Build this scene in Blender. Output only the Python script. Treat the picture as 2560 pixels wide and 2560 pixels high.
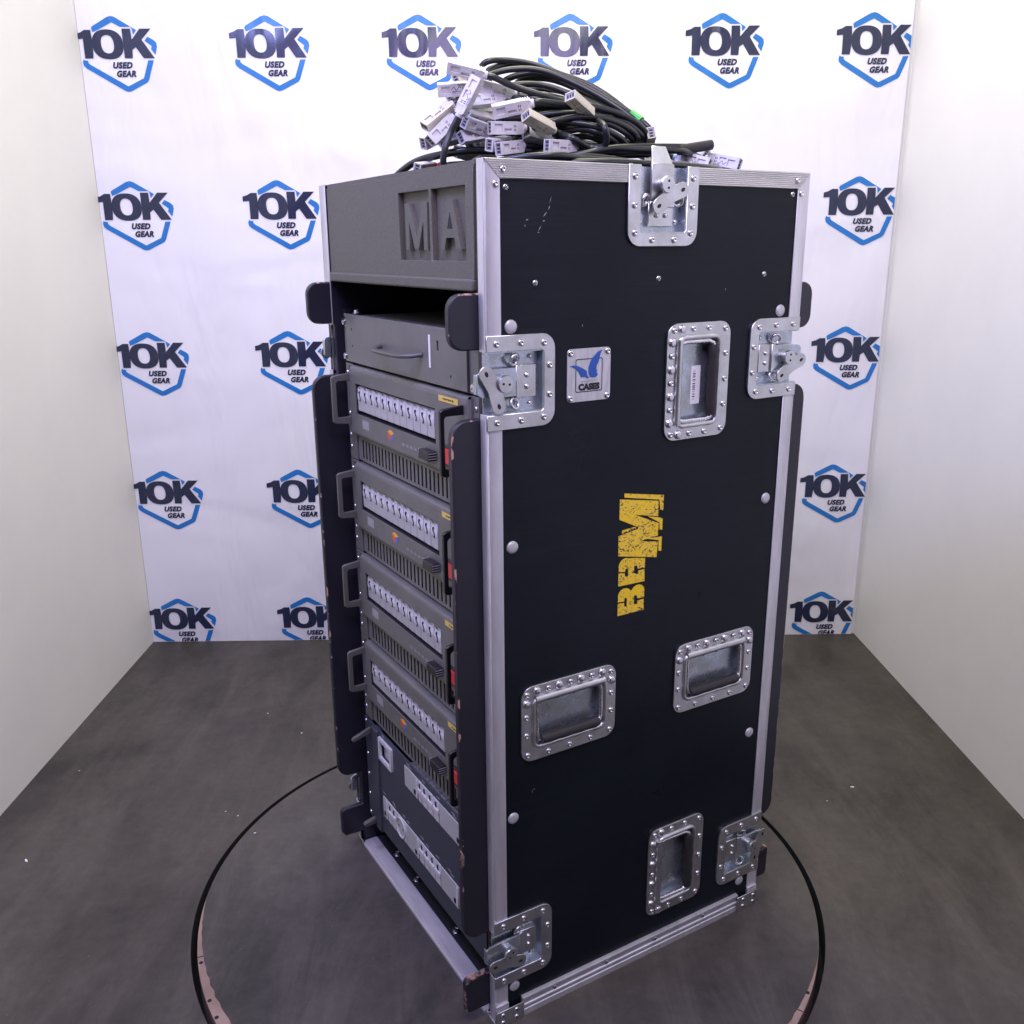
import bpy, bmesh, math, random
from mathutils import Vector, Matrix

# ------------------------------------------------------------------ reset
for o in list(bpy.data.objects):
    bpy.data.objects.remove(o, do_unlink=True)
SC = bpy.context.scene
COL = SC.collection
random.seed(7)

# ------------------------------------------------------------------ camera
CAM = Vector((-0.0024, -1.5263, 1.1857))
RIGHT = Vector((0.9999, -0.0119, -0.0072)).normalized()
UP = Vector((0.0102, 0.2760, 0.9611)).normalized()
FWD = Vector((0.0095, 0.9611, -0.2761)).normalized()
FPX = 2300.66
cd = bpy.data.cameras.new('camera')
cd.sensor_width = 36.0
cd.lens = FPX / 2560 * 36.0
cd.clip_start = 0.05
cd.clip_end = 60
cam = bpy.data.objects.new('camera', cd)
cam.matrix_world = Matrix(((RIGHT.x, UP.x, -FWD.x, CAM.x), (RIGHT.y, UP.y, -FWD.y, CAM.y),
                           (RIGHT.z, UP.z, -FWD.z, CAM.z), (0, 0, 0, 1)))
COL.objects.link(cam)
SC.camera = cam

# ------------------------------------------------------------------ world, lamps, exposure
w = bpy.data.worlds.new('World')
SC.world = w
w.use_nodes = True
w.node_tree.nodes['Background'].inputs[0].default_value = (0.80, 0.82, 1.0, 1)
w.node_tree.nodes['Background'].inputs[1].default_value = 0.05


def area(name, loc, target, sx, sy, power, color):
    l = bpy.data.lights.new(name, 'AREA')
    l.shape = 'RECTANGLE'
    l.size, l.size_y = sx, sy
    l.energy = power
    l.color = color
    o = bpy.data.objects.new(name, l)
    o.location = loc
    d = (Vector(target) - Vector(loc)).normalized()
    o.rotation_euler = d.to_track_quat('-Z', 'Y').to_euler()
    COL.objects.link(o)
    return o


area('ceiling_lamp', (0.15, 0.42, 2.75), (0.20, 0.42, 0.0), 1.0, 0.8, 27, (1.0, 0.965, 0.66))
area('violet_lamp', (-0.05, -1.60, 2.28), (-0.25, 0.0, 1.2), 1.1, 0.30, 22, (0.62, 0.46, 1.0))
area('blue_lamp', (-0.98, -0.55, 2.50), (-0.1, 0.0, 1.2), 0.4, 0.4, 29, (0.36, 0.40, 1.0))
area('front_lamp', (0.15, -1.35, 2.80), (-0.1, 0.2, 0.9), 1.1, 0.8, 23, (1.0, 0.99, 0.95))

vs = SC.view_settings
vs.view_transform = 'Standard'
vs.look = 'None'
vs.exposure = 0.04
vs.gamma = 1.0
vs.use_curve_mapping = False

# ------------------------------------------------------------------ helpers


def px(u, v, yplane):
    """photo pixel (2560 px) -> world point on the plane y = yplane"""
    d = FWD + RIGHT * ((u - 1280) / FPX) + UP * (-(v - 1280) / FPX)
    return CAM + d * ((yplane - CAM.y) / d.y)


class MB:
    def __init__(s):
        s.v, s.f, s.m = [], [], []

    def add(s, vs_, fs, mi=0):
        b = len(s.v)
        s.v += [tuple(p) for p in vs_]
        s.f += [tuple(i + b for i in f) for f in fs]
        s.m += [mi] * len(fs)
        return s

    def box(s, x0, x1, y0, y1, z0, z1, mi=0):
        return s.add([(x0, y0, z0), (x1, y0, z0), (x1, y1, z0), (x0, y1, z0), (x0, y0, z1), (x1, y0, z1), (x1, y1, z1), (x0, y1, z1)],
                     [(0, 3, 2, 1), (4, 5, 6, 7), (0, 1, 5, 4), (1, 2, 6, 5), (2, 3, 7, 6), (3, 0, 4, 7)], mi)

    def prism(s, poly, fn, n0, n1, mi=0):
        k = len(poly)
        vs_ = [fn(u, v, n0) for u, v in poly] + [fn(u, v, n1) for u, v in poly]
        fs = [tuple(range(k))[::-1], tuple(range(k, 2 * k))]
        fs += [(i, (i + 1) % k, k + (i + 1) % k, k + i) for i in range(k)]
        return s.add(vs_, fs, mi)

    def sheet(s, poly, fn, n, mi=0):
        return s.add([fn(u, v, n) for u, v in poly], [tuple(range(len(poly)))], mi)

    def ring(s, outer, inner, fn, n0, n1, mi=0):
        k = len(outer)
        vs_ = [fn(u, v, n0) for u, v in outer] + [fn(u, v, n1) for u, v in outer] + \
              [fn(u, v, n0) for u, v in inner] + [fn(u, v, n1) for u, v in inner]
        fs = []
        for i in range(k):
            j = (i + 1) % k
            fs += [(i, j, k + j, k + i), (2 * k + j, 2 * k + i, 3 * k + i, 3 * k + j),
                   (k + i, k + j, 3 * k + j, 3 * k + i), (j, i, 2 * k + i, 2 * k + j)]
        return s.add(vs_, fs, mi)

    def holed(s, u0, u1, v0, v1, holes, fn, n0, n1, mi=0):
        us = sorted({u0, u1} | {h[0] for h in holes} | {h[1] for h in holes})
        ws = sorted({v0, v1} | {h[2] for h in holes} | {h[3] for h in holes})
        nu, nv = len(us), len(ws)
        vs_ = [fn(u, v, n) for n in (n0, n1) for v in ws for u in us]
        idx = lambda i, j, k: k * nu * nv + j * nu + i

        def solid(i, j):
            if not (0 <= i < nu - 1 and 0 <= j < nv - 1):
                return False
            cu, cv = (us[i] + us[i + 1]) / 2, (ws[j] + ws[j + 1]) / 2
            return not any(h[0] < cu < h[1] and h[2] < cv < h[3] for h in holes)
        fs = []
        for j in range(nv - 1):
            for i in range(nu - 1):
                if not solid(i, j):
                    continue
                fs.append((idx(i, j, 0), idx(i, j + 1, 0), idx(i + 1, j + 1, 0), idx(i + 1, j, 0)))
                fs.append((idx(i, j, 1), idx(i + 1, j, 1), idx(i + 1, j + 1, 1), idx(i, j + 1, 1)))
                if not solid(i - 1, j):
                    fs.append((idx(i, j, 0), idx(i, j, 1), idx(i, j + 1, 1), idx(i, j + 1, 0)))
                if not solid(i + 1, j):
                    fs.append((idx(i + 1, j, 0), idx(i + 1, j + 1, 0), idx(i + 1, j + 1, 1), idx(i + 1, j, 1)))
                if not solid(i, j - 1):
                    fs.append((idx(i, j, 0), idx(i + 1, j, 0), idx(i + 1, j, 1), idx(i, j, 1)))
                if not solid(i, j + 1):
                    fs.append((idx(i, j + 1, 0), idx(i, j + 1, 1), idx(i + 1, j + 1, 1), idx(i + 1, j + 1, 0)))
        return s.add(vs_, fs, mi)

    def lathe(s, c, ax, prof, seg=14, mi=0, fn=None):
        """profile of (radius, height) along axis ax from centre c; last radius may be 0"""
        c, ax = Vector(c), Vector(ax).normalized()
        e1 = ax.orthogonal().normalized()
        e2 = ax.cross(e1)
        vs_, fs = [], []
        for r, h in prof:
            for i in range(seg):
                a = 2 * math.pi * i / seg
                vs_.append(c + ax * h + (e1 * math.cos(a) + e2 * math.sin(a)) * max(r, 1e-6))
        for k in range(len(prof) - 1):
            for i in range(seg):
                j = (i + 1) % seg
                fs.append((k * seg + i, k * seg + j, (k + 1) * seg + j, (k + 1) * seg + i))
        fs.append(tuple(range(seg))[::-1])
        fs.append(tuple((len(prof) - 1) * seg + i for i in range(seg)))
        return s.add(vs_, fs, mi)

    def tube(s, pts, r, seg=10, mi=0, closed=False):
        pts = [Vector(p) for p in pts]
        n = len(pts)
        rad = r if isinstance(r, (list, tuple)) else [r] * n
        tang = []
        for i in range(n):
            a = pts[(i - 1) % n] if (closed or i > 0) else pts[i]
            b = pts[(i + 1) % n] if (closed or i < n - 1) else pts[i]
            t = (b - a)
            tang.append(t.normalized() if t.length > 1e-9 else Vector((0, 0, 1)))
        nrm = tang[0].orthogonal().normalized()
        vs_, fs = [], []
        for i in range(n):
            nrm = (nrm - tang[i] * nrm.dot(tang[i]))
            nrm = nrm.normalized() if nrm.length > 1e-6 else tang[i].orthogonal().normalized()
            bn = tang[i].cross(nrm)
            for k in range(seg):
                a = 2 * math.pi * k / seg
                vs_.append(pts[i] + (nrm * math.cos(a) + bn * math.sin(a)) * rad[i])
        for i in range(n if closed else n - 1):
            i2 = (i + 1) % n
            for k in range(seg):
                k2 = (k + 1) % seg
                fs.append((i * seg + k, i * seg + k2, i2 * seg + k2, i2 * seg + k))
        if not closed:
            fs.append(tuple(range(seg))[::-1])
            fs.append(tuple((n - 1) * seg + k for k in range(seg)))
        return s.add(vs_, fs, mi)

    def mesh(s, name, mats, angle=35, recalc=True):
        me = bpy.data.meshes.new(name)
        me.from_pydata(s.v, [], s.f)
        for i, p in enumerate(me.polygons):
            p.material_index = s.m[i]
        for mt in (mats if isinstance(mats, (list, tuple)) else [mats]):
            me.materials.append(mt)
        if recalc:
            bm = bmesh.new()
            bm.from_mesh(me)
            bmesh.ops.recalc_face_normals(bm, faces=bm.faces)
            bm.to_mesh(me)
            bm.free()
        me.polygons.foreach_set('use_smooth', [True] * len(me.polygons))
        me.set_sharp_from_angle(angle=math.radians(angle))
        me.update()
        return me

    def build(s, name, mats, parent=None, bevel=0, bseg=2, angle=35, bmat=-1, recalc=True):
        return link(name, s.mesh(name, mats, angle, recalc), parent, bevel, bseg, bmat)


def link(name, me, parent=None, bevel=0, bseg=2, bmat=-1):
    o = bpy.data.objects.new(name, me)
    COL.objects.link(o)
    if parent is not None:
        o.parent = parent
    if bevel:
        b = o.modifiers.new('edge', 'BEVEL')
        b.width = bevel
        b.segments = bseg
        b.limit_method = 'ANGLE'
        b.angle_limit = math.radians(40)
        b.material = bmat
        b.harden_normals = False
    return o


def thing(name, label, cat, loc=(0, 0, 0), rz=0, group=None):
    o = bpy.data.objects.new(name, None)
    o.empty_display_size = 0.05
    o.location = loc
    o.rotation_euler = (0, 0, rz)
    COL.objects.link(o)
    return tag(o, label, cat, group)


def tag(o, label, cat, group=None):
    o['label'] = label
    o['category'] = cat
    if group:
        o['group'] = group
    return o


def structure(o):
    o['kind'] = 'structure'
    return o


def rrect(u0, u1, v0, v1, r, k=5, corners=(1, 1, 1, 1)):
    """rounded rectangle, ccw from lower-left; corners = ll, lr, ur, ul"""
    out = []
    for (cx, cy, a0, on) in ((u0 + r, v0 + r, 180, corners[0]), (u1 - r, v0 + r, 270, corners[1]),
                             (u1 - r, v1 - r, 0, corners[2]), (u0 + r, v1 - r, 90, corners[3])):
        if on:
            for i in range(k + 1):
                a = math.radians(a0 + 90 * i / k)
                out.append((cx + r * math.cos(a), cy + r * math.sin(a)))
        else:
            sx = -1 if cx < (u0 + u1) / 2 else 1
            sy = -1 if cy < (v0 + v1) / 2 else 1
            out.append((cx + sx * r, cy + sy * r))
    return out


def circle(cu, cv, r, k=16):
    return [(cu + r * math.cos(2 * math.pi * i / k), cv + r * math.sin(2 * math.pi * i / k)) for i in range(k)]


def catmull(P, per=9):
    P = [Vector(p) for p in P]
    Q = [P[0] * 2 - P[1]] + P + [P[-1] * 2 - P[-2]]
    out = []
    for i in range(1, len(Q) - 2):
        a, b, c, d = Q[i - 1], Q[i], Q[i + 1], Q[i + 2]
        for k in range(per):
            t = k / per
            out.append(0.5 * ((2 * b) + (c - a) * t + (2 * a - 5 * b + 4 * c - d) * t * t + (3 * b - a - 3 * c + d) * t ** 3))
    out.append(P[-1])
    return out


XYZ = lambda u, v, n: (u, v, n)
SIDE = lambda u, v, n: (u, -n, v)        # on the case's long side: u along depth, v up, n outwards
FRONT = lambda u, v, n: (-n, u, v)       # on the case's rack side: u along width, v up, n outwards

# ------------------------------------------------------------------ materials


def mat(name, col, rough=0.5, metal=0.0, spec=0.5):
    m = bpy.data.materials.new(name)
    m.use_nodes = True
    b = m.node_tree.nodes['Principled BSDF']
    b.inputs['Base Color'].default_value = (*col, 1)
    b.inputs['Roughness'].default_value = rough
    b.inputs['Metallic'].default_value = metal
    b.inputs['Specular IOR Level'].default_value = spec
    return m


def N(m, kind, **kw):
    n = m.node_tree.nodes.new(kind)
    for k, v in kw.items():
        setattr(n, k, v)
    return n


def L(m, a, b):
    m.node_tree.links.new(a, b)


def coords(m, scale=(1, 1, 1), kind='Object', rot=(0, 0, 0)):
    tc = N(m, 'ShaderNodeTexCoord')
    mp = N(m, 'ShaderNodeMapping')
    mp.inputs['Scale'].default_value = scale
    mp.inputs['Rotation'].default_value = rot
    L(m, tc.outputs[kind], mp.inputs['Vector'])
    return mp.outputs['Vector']


def noise(m, vec, scale, detail=4, rough=0.6, dist=0.0):
    n = N(m, 'ShaderNodeTexNoise')
    n.inputs['Scale'].default_value = scale
    n.inputs['Detail'].default_value = detail
    n.inputs['Roughness'].default_value = rough
    n.inputs['Distortion'].default_value = dist
    L(m, vec, n.inputs['Vector'])
    return n.outputs['Fac']


def ramp(m, fac, stops):
    r = N(m, 'ShaderNodeValToRGB')
    e = r.color_ramp.elements
    while len(e) < len(stops):
        e.new(0.5)
    for i, (p, c) in enumerate(stops):
        e[i].position = p
        e[i].color = (*c, 1) if len(c) == 3 else c
    L(m, fac, r.inputs['Fac'])
    return r.outputs['Color']


def mixc(m, fac, a, b):
    n = N(m, 'ShaderNodeMix', data_type='RGBA')
    for sock, v in (('Factor', fac), ('A', a), ('B', b)):
        s = [i for i in n.inputs if i.name == sock and (i.type == 'RGBA' or sock == 'Factor')]
        s = s[0]
        if isinstance(v, (int, float)):
            s.default_value = v
        elif isinstance(v, tuple):
            s.default_value = (*v, 1)
        else:
            L(m, v, s)
    return [o for o in n.outputs if o.type == 'RGBA'][0]


def bsdf(m):
    return m.node_tree.nodes['Principled BSDF']


def bump(m, h, strength=0.2, dist=0.001):
    b = N(m, 'ShaderNodeBump')
    b.inputs['Strength'].default_value = strength
    b.inputs['Distance'].default_value = dist
    L(m, h, b.inputs['Height'])
    L(m, b.outputs['Normal'], bsdf(m).inputs['Normal'])


BW = lambda v: (v, v, v)

# black laminate with dust, scuffs, fine grain
M_LAM = mat('black_laminate', (0.012, 0.014, 0.019), 0.30, 0.0, 0.17)
v = coords(M_LAM)
d1 = ramp(M_LAM, noise(M_LAM, v, 3.5, 5, 0.6), [(0.35, BW(0)), (0.75, BW(1))])
d2 = ramp(M_LAM, noise(M_LAM, coords(M_LAM, (5, 5, 420)), 1.0, 3, 0.6), [(0.50, BW(0)), (0.78, BW(1))])
c = mixc(M_LAM, d1, (0.0045, 0.0070, 0.0105), (0.0090, 0.0130, 0.0180))
m2 = N(M_LAM, 'ShaderNodeMath', operation='MULTIPLY')
L(M_LAM, d2, m2.inputs[0]); m2.inputs[1].default_value = 0.06
c = mixc(M_LAM, m2.outputs[0], c, (0.09, 0.10, 0.11))
L(M_LAM, c, bsdf(M_LAM).inputs['Base Color'])
L(M_LAM, ramp(M_LAM, noise(M_LAM, v, 5, 3), [(0.3, BW(0.27)), (0.7, BW(0.34))]), bsdf(M_LAM).inputs['Roughness'])
bump(M_LAM, noise(M_LAM, coords(M_LAM, (900, 900, 900)), 1.0, 2), 0.12, 0.0004)


def metal(name, base, r0, r1, sc=(30, 30, 30), metalness=1.0, tint=None, bs=0.05):
    m = mat(name, base, (r0 + r1) / 2, metalness)
    v = coords(m, sc)
    nz = noise(m, v, 1.0, 5, 0.65)
    L(m, ramp(m, nz, [(0.3, BW(r0)), (0.7, BW(r1))]), bsdf(m).inputs['Roughness'])
    t = tint or tuple(x * 0.8 for x in base)
    L(m, mixc(m, ramp(m, noise(m, coords(m, tuple(s * 0.6 for s in sc)), 1.0, 4), [(0.35, BW(0)), (0.65, BW(1))]), base, t), bsdf(m).inputs['Base Color'])
    if bs:
        bump(m, noise(m, coords(m, tuple(s * 6 for s in sc)), 1.0, 3), bs, 0.0005)
    return m


M_ALU = metal('aluminium_trim', (0.74, 0.74, 0.77), 0.34, 0.48, (60, 60, 14), 0.65, None, 0.16)
M_ALUR = metal('ribbed_aluminium', (0.74, 0.74, 0.72), 0.30, 0.42, (14, 60, 60), 0.7)
M_SILL = metal('worn_matte_aluminium', (0.60, 0.57, 0.58), 0.45, 0.6, (60, 14, 60), 0.35)
M_ZINC = metal('zinc_plate', (0.66, 0.68, 0.70), 0.27, 0.42, (45, 45, 45), 1.0, (0.52, 0.53, 0.52))
M_ZINCB = metal('blue_zinc', (0.52, 0.60, 0.68), 0.22, 0.40, (55, 55, 55), 0.86, (0.40, 0.43, 0.42))
M_NICKEL = metal('rivet_steel', (0.78, 0.77, 0.80), 0.20, 0.32, (200, 200, 200), 1.0)
M_DULL = metal('dull_painted_steel', (0.60, 0.61, 0.63), 0.42, 0.55, (200, 200, 200), 0.5)
M_RUBBER = mat('black_rubber', (0.022, 0.021, 0.022), 0.55)
M_BOARD = mat('black_painted_board', (0.014, 0.014, 0.022), 0.38)
bump(M_BOARD, noise(M_BOARD, coords(M_BOARD, (70, 70, 70)), 1.0, 4), 0.12, 0.001)
M_WEAR = mat('worn_board_edge', (0.02, 0.02, 0.03), 0.5)
wv = coords(M_WEAR, (1, 1, 1))
wf = ramp(M_WEAR, noise(M_WEAR, wv, 38, 3, 0.55), [(0.60, BW(0)), (0.64, BW(1))])
L(M_WEAR, mixc(M_WEAR, wf, (0.016, 0.015, 0.024), (0.46, 0.27, 0.20)), bsdf(M_WEAR).inputs['Base Color'])
M_PLYRAW = mat('raw_plywood', (0.50, 0.31, 0.22), 0.7)
L(M_PLYRAW, ramp(M_PLYRAW, noise(M_PLYRAW, coords(M_PLYRAW, (90, 60, 160)), 1.0, 4), [(0.44, (0.03, 0.024, 0.026)), (0.66, (0.40, 0.25, 0.185))]), bsdf(M_PLYRAW).inputs['Base Color'])

M_GREY = mat('warm_grey_powder_coat', (0.135, 0.134, 0.125), 0.42)
gv = coords(M_GREY)
L(M_GREY, mixc(M_GREY, ramp(M_GREY, noise(M_GREY, gv, 22, 5), [(0.35, BW(0)), (0.7, BW(1))]), (0.128, 0.127, 0.117), (0.154, 0.152, 0.139)), bsdf(M_GREY).inputs['Base Color'])
bump(M_GREY, noise(M_GREY, coords(M_GREY, (700, 700, 700)), 1.0, 2), 0.10, 0.0003)
M_MAP = mat('speckled_grey_plate', (0.12, 0.12, 0.11), 0.62)
mv = coords(M_MAP)
L(M_MAP, mixc(M_MAP, ramp(M_MAP, noise(M_MAP, coords(M_MAP, (420, 420, 420)), 1.0, 2), [(0.35, BW(0)), (0.65, BW(1))]), (0.096, 0.092, 0.074), (0.124, 0.120, 0.097)), bsdf(M_MAP).inputs['Base Color'])
bump(M_MAP, noise(M_MAP, coords(M_MAP, (500, 500, 500)), 1.0, 3), 0.3, 0.0006)
M_PDU = mat('slate_grey_panel', (0.048, 0.052, 0.070), 0.45)
bump(M_PDU, noise(M_PDU, coords(M_PDU, (700, 700, 700)), 1.0, 2), 0.10, 0.0003)
M_DARK = mat('dark_interior', (0.010, 0.011, 0.014), 0.7)
M_BLACK = mat('satin_black', (0.011, 0.011, 0.014), 0.34)
M_STEELG = mat('dark_steel_handle', (0.10, 0.098, 0.088), 0.40)
M_WHITE = mat('breaker_white', (0.56, 0.56, 0.58), 0.42)
M_OFFW = mat('module_light_grey', (0.44, 0.44, 0.43), 0.45)
M_INK = mat('black_print', (0.012, 0.012, 0.016), 0.5)
M_PRINT = mat('grey_print', (0.30, 0.30, 0.30), 0.5)
M_YSTK = mat('yellow_sticker', (0.72, 0.52, 0.12), 0.45)
M_RED = mat('red_rocker', (0.65, 0.03, 0.035), 0.30)
M_ORANGE = mat('orange_print', (0.80, 0.36, 0.05), 0.4)
M_REDP = mat('red_print', (0.62, 0.09, 0.05), 0.4)
M_BLUEP = mat('blue_print', (0.05, 0.16, 0.50), 0.4)
M_STICK_SHADE = mat('faded_sticker_and_shade', (0.30, 0.30, 0.31), 0.5)
M_PAPER = mat('white_label', (0.82, 0.82, 0.84), 0.4)
M_BADGE = metal('brushed_badge', (0.66, 0.66, 0.69), 0.34, 0.46, (300, 300, 40), 0.85)
M_WING = mat('enamel_blue', (0.012, 0.085, 0.36), 0.35)
M_CORD = mat('black_cable_jacket', (0.018, 0.021, 0.022), 0.32)
bump(M_CORD, noise(M_CORD, coords(M_CORD, (90, 90, 90)), 1.0, 3), 0.15, 0.001)
M_PLUG = mat('pale_grey_plastic', (0.60, 0.59, 0.62), 0.40)
L(M_PLUG, mixc(M_PLUG, ramp(M_PLUG, noise(M_PLUG, coords(M_PLUG, (60, 60, 60)), 1.0, 4), [(0.45, BW(0)), (0.75, BW(1))]), (0.62, 0.61, 0.63), (0.47, 0.46, 0.46)), bsdf(M_PLUG).inputs['Base Color'])
M_PLUG2 = mat('yellowed_plastic', (0.56, 0.53, 0.42), 0.42)
M_GREEN = mat('green_tape', (0.03, 0.42, 0.05), 0.35)
M_REDT = mat('red_tape', (0.60, 0.04, 0.04), 0.35)

# yellow paint stencil, flaked
M_YEL = mat('flaked_yellow_paint', (0.80, 0.56, 0.02), 0.45)
yv = coords(M_YEL)
fl = ramp(M_YEL, noise(M_YEL, coords(M_YEL, (230, 230, 420)), 1.0, 4, 0.6), [(0.565, BW(0)), (0.60, BW(1))])
fl2 = ramp(M_YEL, noise(M_YEL, yv, 24, 3), [(0.38, BW(0)), (0.54, BW(1))])
mm = N(M_YEL, 'ShaderNodeMath', operation='MULTIPLY')
L(M_YEL, fl, mm.inputs[0]); L(M_YEL, fl2, mm.inputs[1])
L(M_YEL, mixc(M_YEL, mm.outputs[0], mixc(M_YEL, fl2, (0.90, 0.62, 0.008), (0.86, 0.60, 0.04)), (0.016, 0.018, 0.022)), bsdf(M_YEL).inputs['Base Color'])

# banner vinyl and its print (the bump of both is the same cloth creases)


def cloth_bump(m):
    a = noise(m, coords(m, (5.0, 1, 1.6)), 1.0, 3, 0.5, 0.6)
    b = noise(m, coords(m, (1.4, 1, 3.2), rot=(0, 0.6, 0)), 1.0, 2, 0.5, 0.4)
    ad = N(m, 'ShaderNodeMath', operation='ADD')
    L(m, a, ad.inputs[0]); L(m, b, ad.inputs[1])
    fine = N(m, 'ShaderNodeMath', operation='MULTIPLY_ADD')
    L(m, noise(m, coords(m, (900, 900, 900)), 1.0, 1), fine.inputs[0])
    fine.inputs[1].default_value = 0.004
    L(m, ad.outputs[0], fine.inputs[2])
    bump(m, fine.outputs[0], 0.75, 0.024)


M_BAN = mat('white_banner_vinyl', (0.80, 0.79, 0.81), 0.45)
cloth_bump(M_BAN)
M_NAVY = mat('navy_banner_print', (0.016, 0.022, 0.055), 0.24)
cloth_bump(M_NAVY)
M_BLUE = mat('blue_banner_print', (0.010, 0.165, 0.48), 0.34)
cloth_bump(M_BLUE)
M_HALO = mat('white_banner_halo', (0.88, 0.88, 0.90), 0.42)
cloth_bump(M_HALO)

# walls and floor
M_WALL = mat('off_white_wall_paint', (0.70, 0.69, 0.66), 0.65)
wv = coords(M_WALL)
L(M_WALL, mixc(M_WALL, ramp(M_WALL, noise(M_WALL, wv, 3, 6, 0.65), [(0.35, BW(0)), (0.7, BW(1))]), (0.83, 0.82, 0.765), (0.785, 0.775, 0.73)), bsdf(M_WALL).inputs['Base Color'])
bump(M_WALL, noise(M_WALL, coords(M_WALL, (220, 220, 220)), 1.0, 3), 0.25, 0.0008)


def floor_mat(name, a, b, radial=False):
    m = mat(name, a, 0.6, 0.0, 0.3)
    v = coords(m)
    f1 = ramp(m, noise(m, v, 2.6, 8, 0.66, 0.6), [(0.36, BW(0)), (0.66, BW(1))])
    f2 = ramp(m, noise(m, coords(m, (9, 2.2, 1), rot=(0, 0, 0.9)), 1.0, 6, 0.7, 0.8), [(0.42, BW(0)), (0.80, BW(1))])
    c = mixc(m, f1, a, b)
    k = N(m, 'ShaderNodeMath', operation='MULTIPLY')
    L(m, f2, k.inputs[0]); k.inputs[1].default_value = 0.75
    c = mixc(m, k.outputs[0], c, tuple(x * 1.45 for x in b))
    sp = ramp(m, noise(m, v, 210, 2, 0.5), [(0.74, BW(0)), (0.78, BW(1))])
    c = mixc(m, sp, c, (0.16, 0.15, 0.14))
    g = ramp(m, noise(m, v, 46, 6, 0.75), [(0.30, BW(0.84)), (0.70, BW(1.12))])
    mg = N(m, 'ShaderNodeMix', data_type='RGBA', blend_type='MULTIPLY')
    mg.inputs[0].default_value = 1.0
    L(m, c, mg.inputs[6]); L(m, g, mg.inputs[7])
    c = mg.outputs[2]
    L(m, c, bsdf(m).inputs['Base Color'])
    L(m, ramp(m, noise(m, v, 9, 6, 0.7), [(0.3, BW(0.42)), (0.7, BW(0.66))]), bsdf(m).inputs['Roughness'])
    bump(m, noise(m, coords(m, (120, 120, 120)), 1.0, 4), 0.12, 0.001)
    return m


M_FLOOR = floor_mat('scuffed_grey_floor', (0.040, 0.035, 0.030), (0.076, 0.067, 0.057))
M_DISC = floor_mat('scuffed_grey_turntable', (0.038, 0.034, 0.030), (0.082, 0.074, 0.064))
M_PIT = mat('pit_black', (0.008, 0.008, 0.009), 0.8)
M_EDGE = mat('plywood_rim', (0.52, 0.38, 0.27), 0.6)
L(M_EDGE, ramp(M_EDGE, noise(M_EDGE, coords(M_EDGE, (12, 12, 260)), 1.0, 4), [(0.3, (0.20, 0.13, 0.10)), (0.7, (0.36, 0.25, 0.20))]), bsdf(M_EDGE).inputs['Base Color'])

# ------------------------------------------------------------------ setting: floor, pit, walls
R_HOLE, XL, XR, YB, YF = 0.5875, -1.1085, 1.1075, 1.162, -3.2
SEG = 160
mb = MB()
inner, outer = [], []
for i in range(SEG):
    a = 2 * math.pi * i / SEG
    dx, dy = math.cos(a), math.sin(a)
    inner.append((R_HOLE * dx, R_HOLE * dy))
    t = min((2.2 if dx > 0 else -2.2) / dx if abs(dx) > 1e-6 else 1e9,
            ((YB + 0.05) / dy if dy > 0 else YF / dy) if abs(dy) > 1e-6 else 1e9)
    outer.append((t * dx, t * dy))
vs_ = [(x, y, 0) for x, y in inner] + [(x, y, 0) for x, y in outer] + [(x, y, -0.06) for x, y in inner]
fs = []
for i in range(SEG):
    j = (i + 1) % SEG
    fs += [(i, SEG + i, SEG + j, j)]
# close the far corners that the radial sheet cuts off
mb.add(vs_[:2 * SEG], fs)
floor_ = mb.build('floor', M_FLOOR, recalc=False)
structure(floor_)
mb = MB()
mb.add([(x, y, -0.0005) for x, y in inner] + [(x, y, -0.06) for x, y in inner],
       [(i, (i + 1) % SEG, SEG + (i + 1) % SEG, SEG + i) for i in range(SEG)] + [tuple(range(SEG, 2 * SEG))])
pit = mb.build('turntable_pit', M_PIT, recalc=False)
structure(pit)

for nm, x0, x1, y0, y1 in (('wall_left', XL - 0.05, XL, YF + 1.2, YB + 0.05), ('wall_right', XR, XR + 0.05, YF + 1.2, YB + 0.05),
                           ('wall_back', XL, XR, YB + 0.004, YB + 0.05)):
    structure(MB().box(x0, x1, y0, y1, 0.0, 2.45).build(nm, M_WALL))

# turntable disc
tt = thing('turntable', 'round grey turntable sunk flush in the floor under the flight case', 'turntable', (0, 0.002, 0))
RD = 0.5772


def worn(a):
    """how far the grey covering is worn back from the plywood rim (angle in degrees)"""
    if -180 <= a < -100:
        t = min(1, max(0, (a + 177) / 33))
    elif -100 <= a < -10:
        t = 0.55 * min(1, max(0, (-21 - a) / 16))
    else:
        t = 0
    return 0.021 * t * (0.9 + 0.1 * math.sin(a * 1.9)) + 0.0006


pts, po = [], []
for i in range(240):
    a = 2 * math.pi * i / 240
    ad = math.degrees(a)
    ad = ad - 360 if ad > 180 else ad
    r_ = RD - worn(ad)
    pts.append((r_ * math.cos(a), r_ * math.sin(a)))
    po.append((RD * math.cos(a), RD * math.sin(a)))
MB().prism(pts, XYZ, -0.0012, 0.0).build('disc', M_DISC, tt)
MB().prism(po, XYZ, -0.055, -0.0014).build('plywood_rim', M_EDGE, tt, 0.0006, 1)
for x_, y_ in ((488, 2409), (516, 2503), (526, 2549), (2046, 2490)):
    d = FWD + RIGHT * ((x_ - 1280) / FPX) + UP * (-(y_ - 1280) / FPX)
    p = CAM + d * (-CAM.z / d.z)
    rr = math.hypot(p.x, p.y)
    k_ = min(1.0, (RD - 0.006) / rr)
    MB().lathe((p.x * k_, p.y * k_ - 0.002, -0.0016), (0, 0, 1), [(0.0036, 0), (0.0036, 0.0005), (0, 0.0006)], 10).build('screw_hole', M_PIT, tt)
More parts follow.
